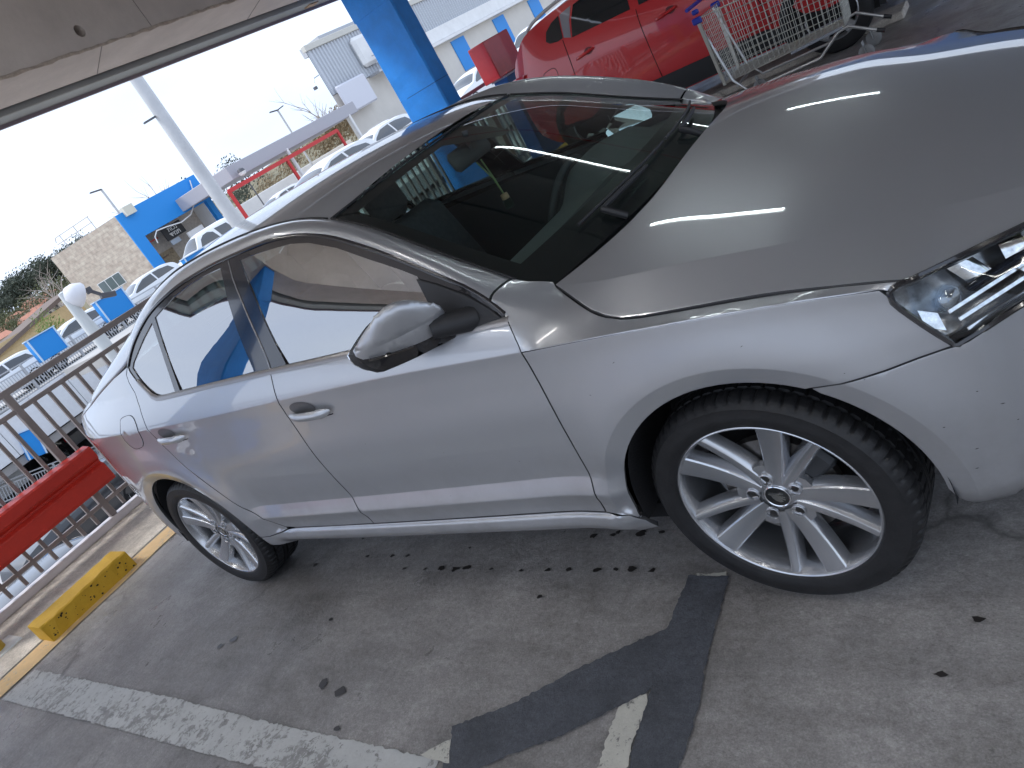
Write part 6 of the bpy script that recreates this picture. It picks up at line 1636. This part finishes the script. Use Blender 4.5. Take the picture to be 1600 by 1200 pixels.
HLAB = ['house with a red roof lowest on the hillside at the left edge','house with a red roof under the dark trees','house just right of the tree shade with a red roof','pale house low on the slope above the yellow wall','house nearest the left edge of the photo','house high on the slope with a long red roof','house behind the bare tree with a red roof','small house above the dark sloping roof','topmost house below the ridge trees','small house beside the green shrubs','house cut by the left edge of the photo','house beside the stone building with an orange roof']
for k, (x, y, w, d, h) in enumerate(HS): house(x, y, w, d, h, R(rr.uniform(-18, 18)), HLAB[k], k)
t = thing('yellow_house', 'yellow ochre house with a dark sloping roof edge beyond the far deck', 'house', (-62, 19, -3.6)); q = MB(); q.box((-3, 2.5, 2.4), (6, 8.6, 4.8)); q.build('wall', M('ochre_wall', (.62,.47,.26), .9, var=.1), t)
q = MB(); q.add([(.3,-2.6,4.5),(.3,7.2,6.3),(-6.3,7.2,6.3),(-6.3,-2.6,4.5),(.3,-2.6,4.8),(.3,7.2,6.6),(-6.3,7.2,6.6),(-6.3,-2.6,4.8)], [(0,1,2,3),(4,5,6,7),(0,1,5,4),(1,2,6,5),(2,3,7,6),(3,0,4,7)]); q.build('roof', M('brown_roof', (.16,.12,.10), .8), t)
q = MB(); q.box((-3,2.4,5.1),(5.9,8.4,1.0)); q.build('gable', M('ochre_wall', (.62,.47,.26), .9), t)
BARK = M('bark_pale', (.34,.29,.25), .9); LEAF = [M('leaf_dark', (.075,.088,.062), .8, var=.4, vscale=.7), M('leaf_olive', (.10,.11,.05), .8, var=.4, vscale=.7), M('leaf_dry', (.26,.20,.12), .85, var=.35, vscale=1.2)]
def bare_tree(x, y, z, h, spread, seed, lab, lean=(0,0)):
    r = random.Random(seed); t = thing('bare_tree', lab, 'tree', (x, y, z), 0, 'leafless trees'); tk = MB(); br = MB()
    def grow(p, d, ln, rad, lv, mb):
        pts = [p]; dd = d.copy()
        for k in range(4):
            dd = (dd+Vector((r.uniform(-.12,.12), r.uniform(-.12,.12), r.uniform(-.03,.10)))).normalized(); pts.append(pts[-1]+dd*ln/4)
        mb.tube(pts, [rad*(1-.14*k) for k in range(5)], 5 if lv < 2 else 3, cap=False)
        if lv >= 3: return
        for k in range(3 if lv else 5):
            a = r.uniform(0, 6.28); s = spread*r.uniform(.55, 1.2); q = dd.orthogonal().normalized(); q.rotate(Matrix.Rotation(a, 3, dd))
            grow(pts[r.choice([2,3,4])], (dd+q*s).normalized(), ln*r.uniform(.55,.80), rad*.50, lv+1, br)
    grow(Vector((0,0,0)), Vector((lean[0],lean[1],1)).normalized(), h*.36, h*.016, 0, tk)
    tk.build('trunk', BARK, t, smooth=True); tag(br.build('branches', BARK, t), kind='stuff')
bare_tree(-75, 29.6, -2, 11.5, .80, 5, 'leafless tree spreading beside the stone building above the hillside')
bare_tree(-72, 42.6, -1, 12, .6, 9, 'leafless tree behind the blue shop front')
bare_tree(-75, 73, -1, 15, .55, 12, 'leafless tree left of the corrugated building')
bare_tree(-78, 29.0, -2, 8, .9, 31, 'leafless low tree left of the stone building')
def leafy(name, x, y, z, h, w, m, n, seed, lab, cat='tree', grp=None, trunk=True):
    r = random.Random(seed); t = thing(name, lab, cat, (x, y, z), 0, grp)
    if trunk: q = MB(); q.tube([(0,0,0),(0.05,0,h*.35),(0,.08,h*.7)], [h*.03,h*.022,h*.008], 6); q.build('trunk', BARK, t)
    q = MB(); lob = [(Vector((r.uniform(-.5,.5)*w, r.uniform(-.5,.5)*w, h*r.uniform(.35,.9))), r.uniform(.22,.42)*w) for _ in range(9)]
    for k in range(n):
        c, rad = lob[k % 9]; d = Vector((r.gauss(0,1), r.gauss(0,1), r.gauss(0,.8))).normalized()*rad*r.uniform(.45, 1.08); p = c+d
        if p.z < .05: p.z = .05
        s = r.uniform(.028,.050)*w; u = Vector((r.gauss(0,1), r.gauss(0,1), r.gauss(0,1))).normalized(); v = u.orthogonal().normalized()*s; u = u*s
        q.add([tuple(p+v), tuple(p+u.cross(v).normalized()*s*.8), tuple(p-v)], [(0,1,2)])
    q.build('crown', m, t, recalc=False)
kk = 0
TL = ['dark evergreen tree at the left end of the hillside ridge','dark evergreen tree on the ridge right of the leftmost one','tall dark evergreen behind the highest red roof','broad dark evergreen on the ridge behind the bare branches','dark evergreen at the top of the bare tree','dark evergreen just left of the stone building','lower dark evergreen beside the stone wall','small dark evergreen below the ridge at the left edge','dark evergreen cut by the left edge of the photo','dark evergreen hidden by the stone building','dark evergreen behind the roof railing']
for k, (x, y, s) in enumerate([(-430,155,14),(-436,166,15),(-430,172,16),(-440,182,16),(-430,186,15),(-425,192,13),(-415,196,12),(-410,146,11),(-420,140,12),(-445,205,14),(-430,212,14)]):
    leafy('dark_tree', x, y, hill_h(x, y)-1, s*1.05, s*1.25, LEAF[0], 2600, 100+k, TL[k], grp='dark trees on the ridge')
SL = ['green shrub under the red roofs at the left','green shrub between the two lowest houses','dark green shrub beside the top house','round shrub left of the yellow wall','wide green shrub behind the dome lamp','olive shrub near the stone building corner']
for k, (x, y, s) in enumerate([(-312,112,8),(-296,108,8),(-345,128,9),(-285,100,8),(-310,128,10),(-320,136,10)]):
    leafy('green_shrub', x, y, hill_h(x, y), s, s*1.3, LEAF[1], 900, 200+k, SL[k], 'shrub', 'shrubs between the houses', False)
leafy('palm_shrub', -57, 20.2, -.6, 2.9, 2.2, M('leaf_palm', (.16,.22,.05), .7, var=.3, vscale=2), 900, 300, 'bright green feathery shrub beside the white dome lamp', 'shrub', None, False)
for k, (x, y, h, w, mi) in enumerate([(-68,60,4.5,5,2),(-68,65,5.5,5,2),(-69,69,6.2,5,2),(-66,72,5.5,4.5,1),(-70,55,3.5,4,2),(-64,40,2.4,3.2,2),(-72,80,6,4,1),(-90,58,8,6,0),(-90,66,8,6,0)]):
    leafy('dry_bush', x, y, -.5, h, w, LEAF[mi], 1500, 400+k, ['tan dry bush under the canopy left end','tan dry bush under the canopy middle','tan dry bush beside the white wall','green bush beside the beige wall','low tan bush below the red frame','brown bare bush before the pale wall','green tree beside the bare tree','dark tree behind the canopy','dark tree left of the corrugated building'][k], 'bush', 'bushes around the canopy', False)
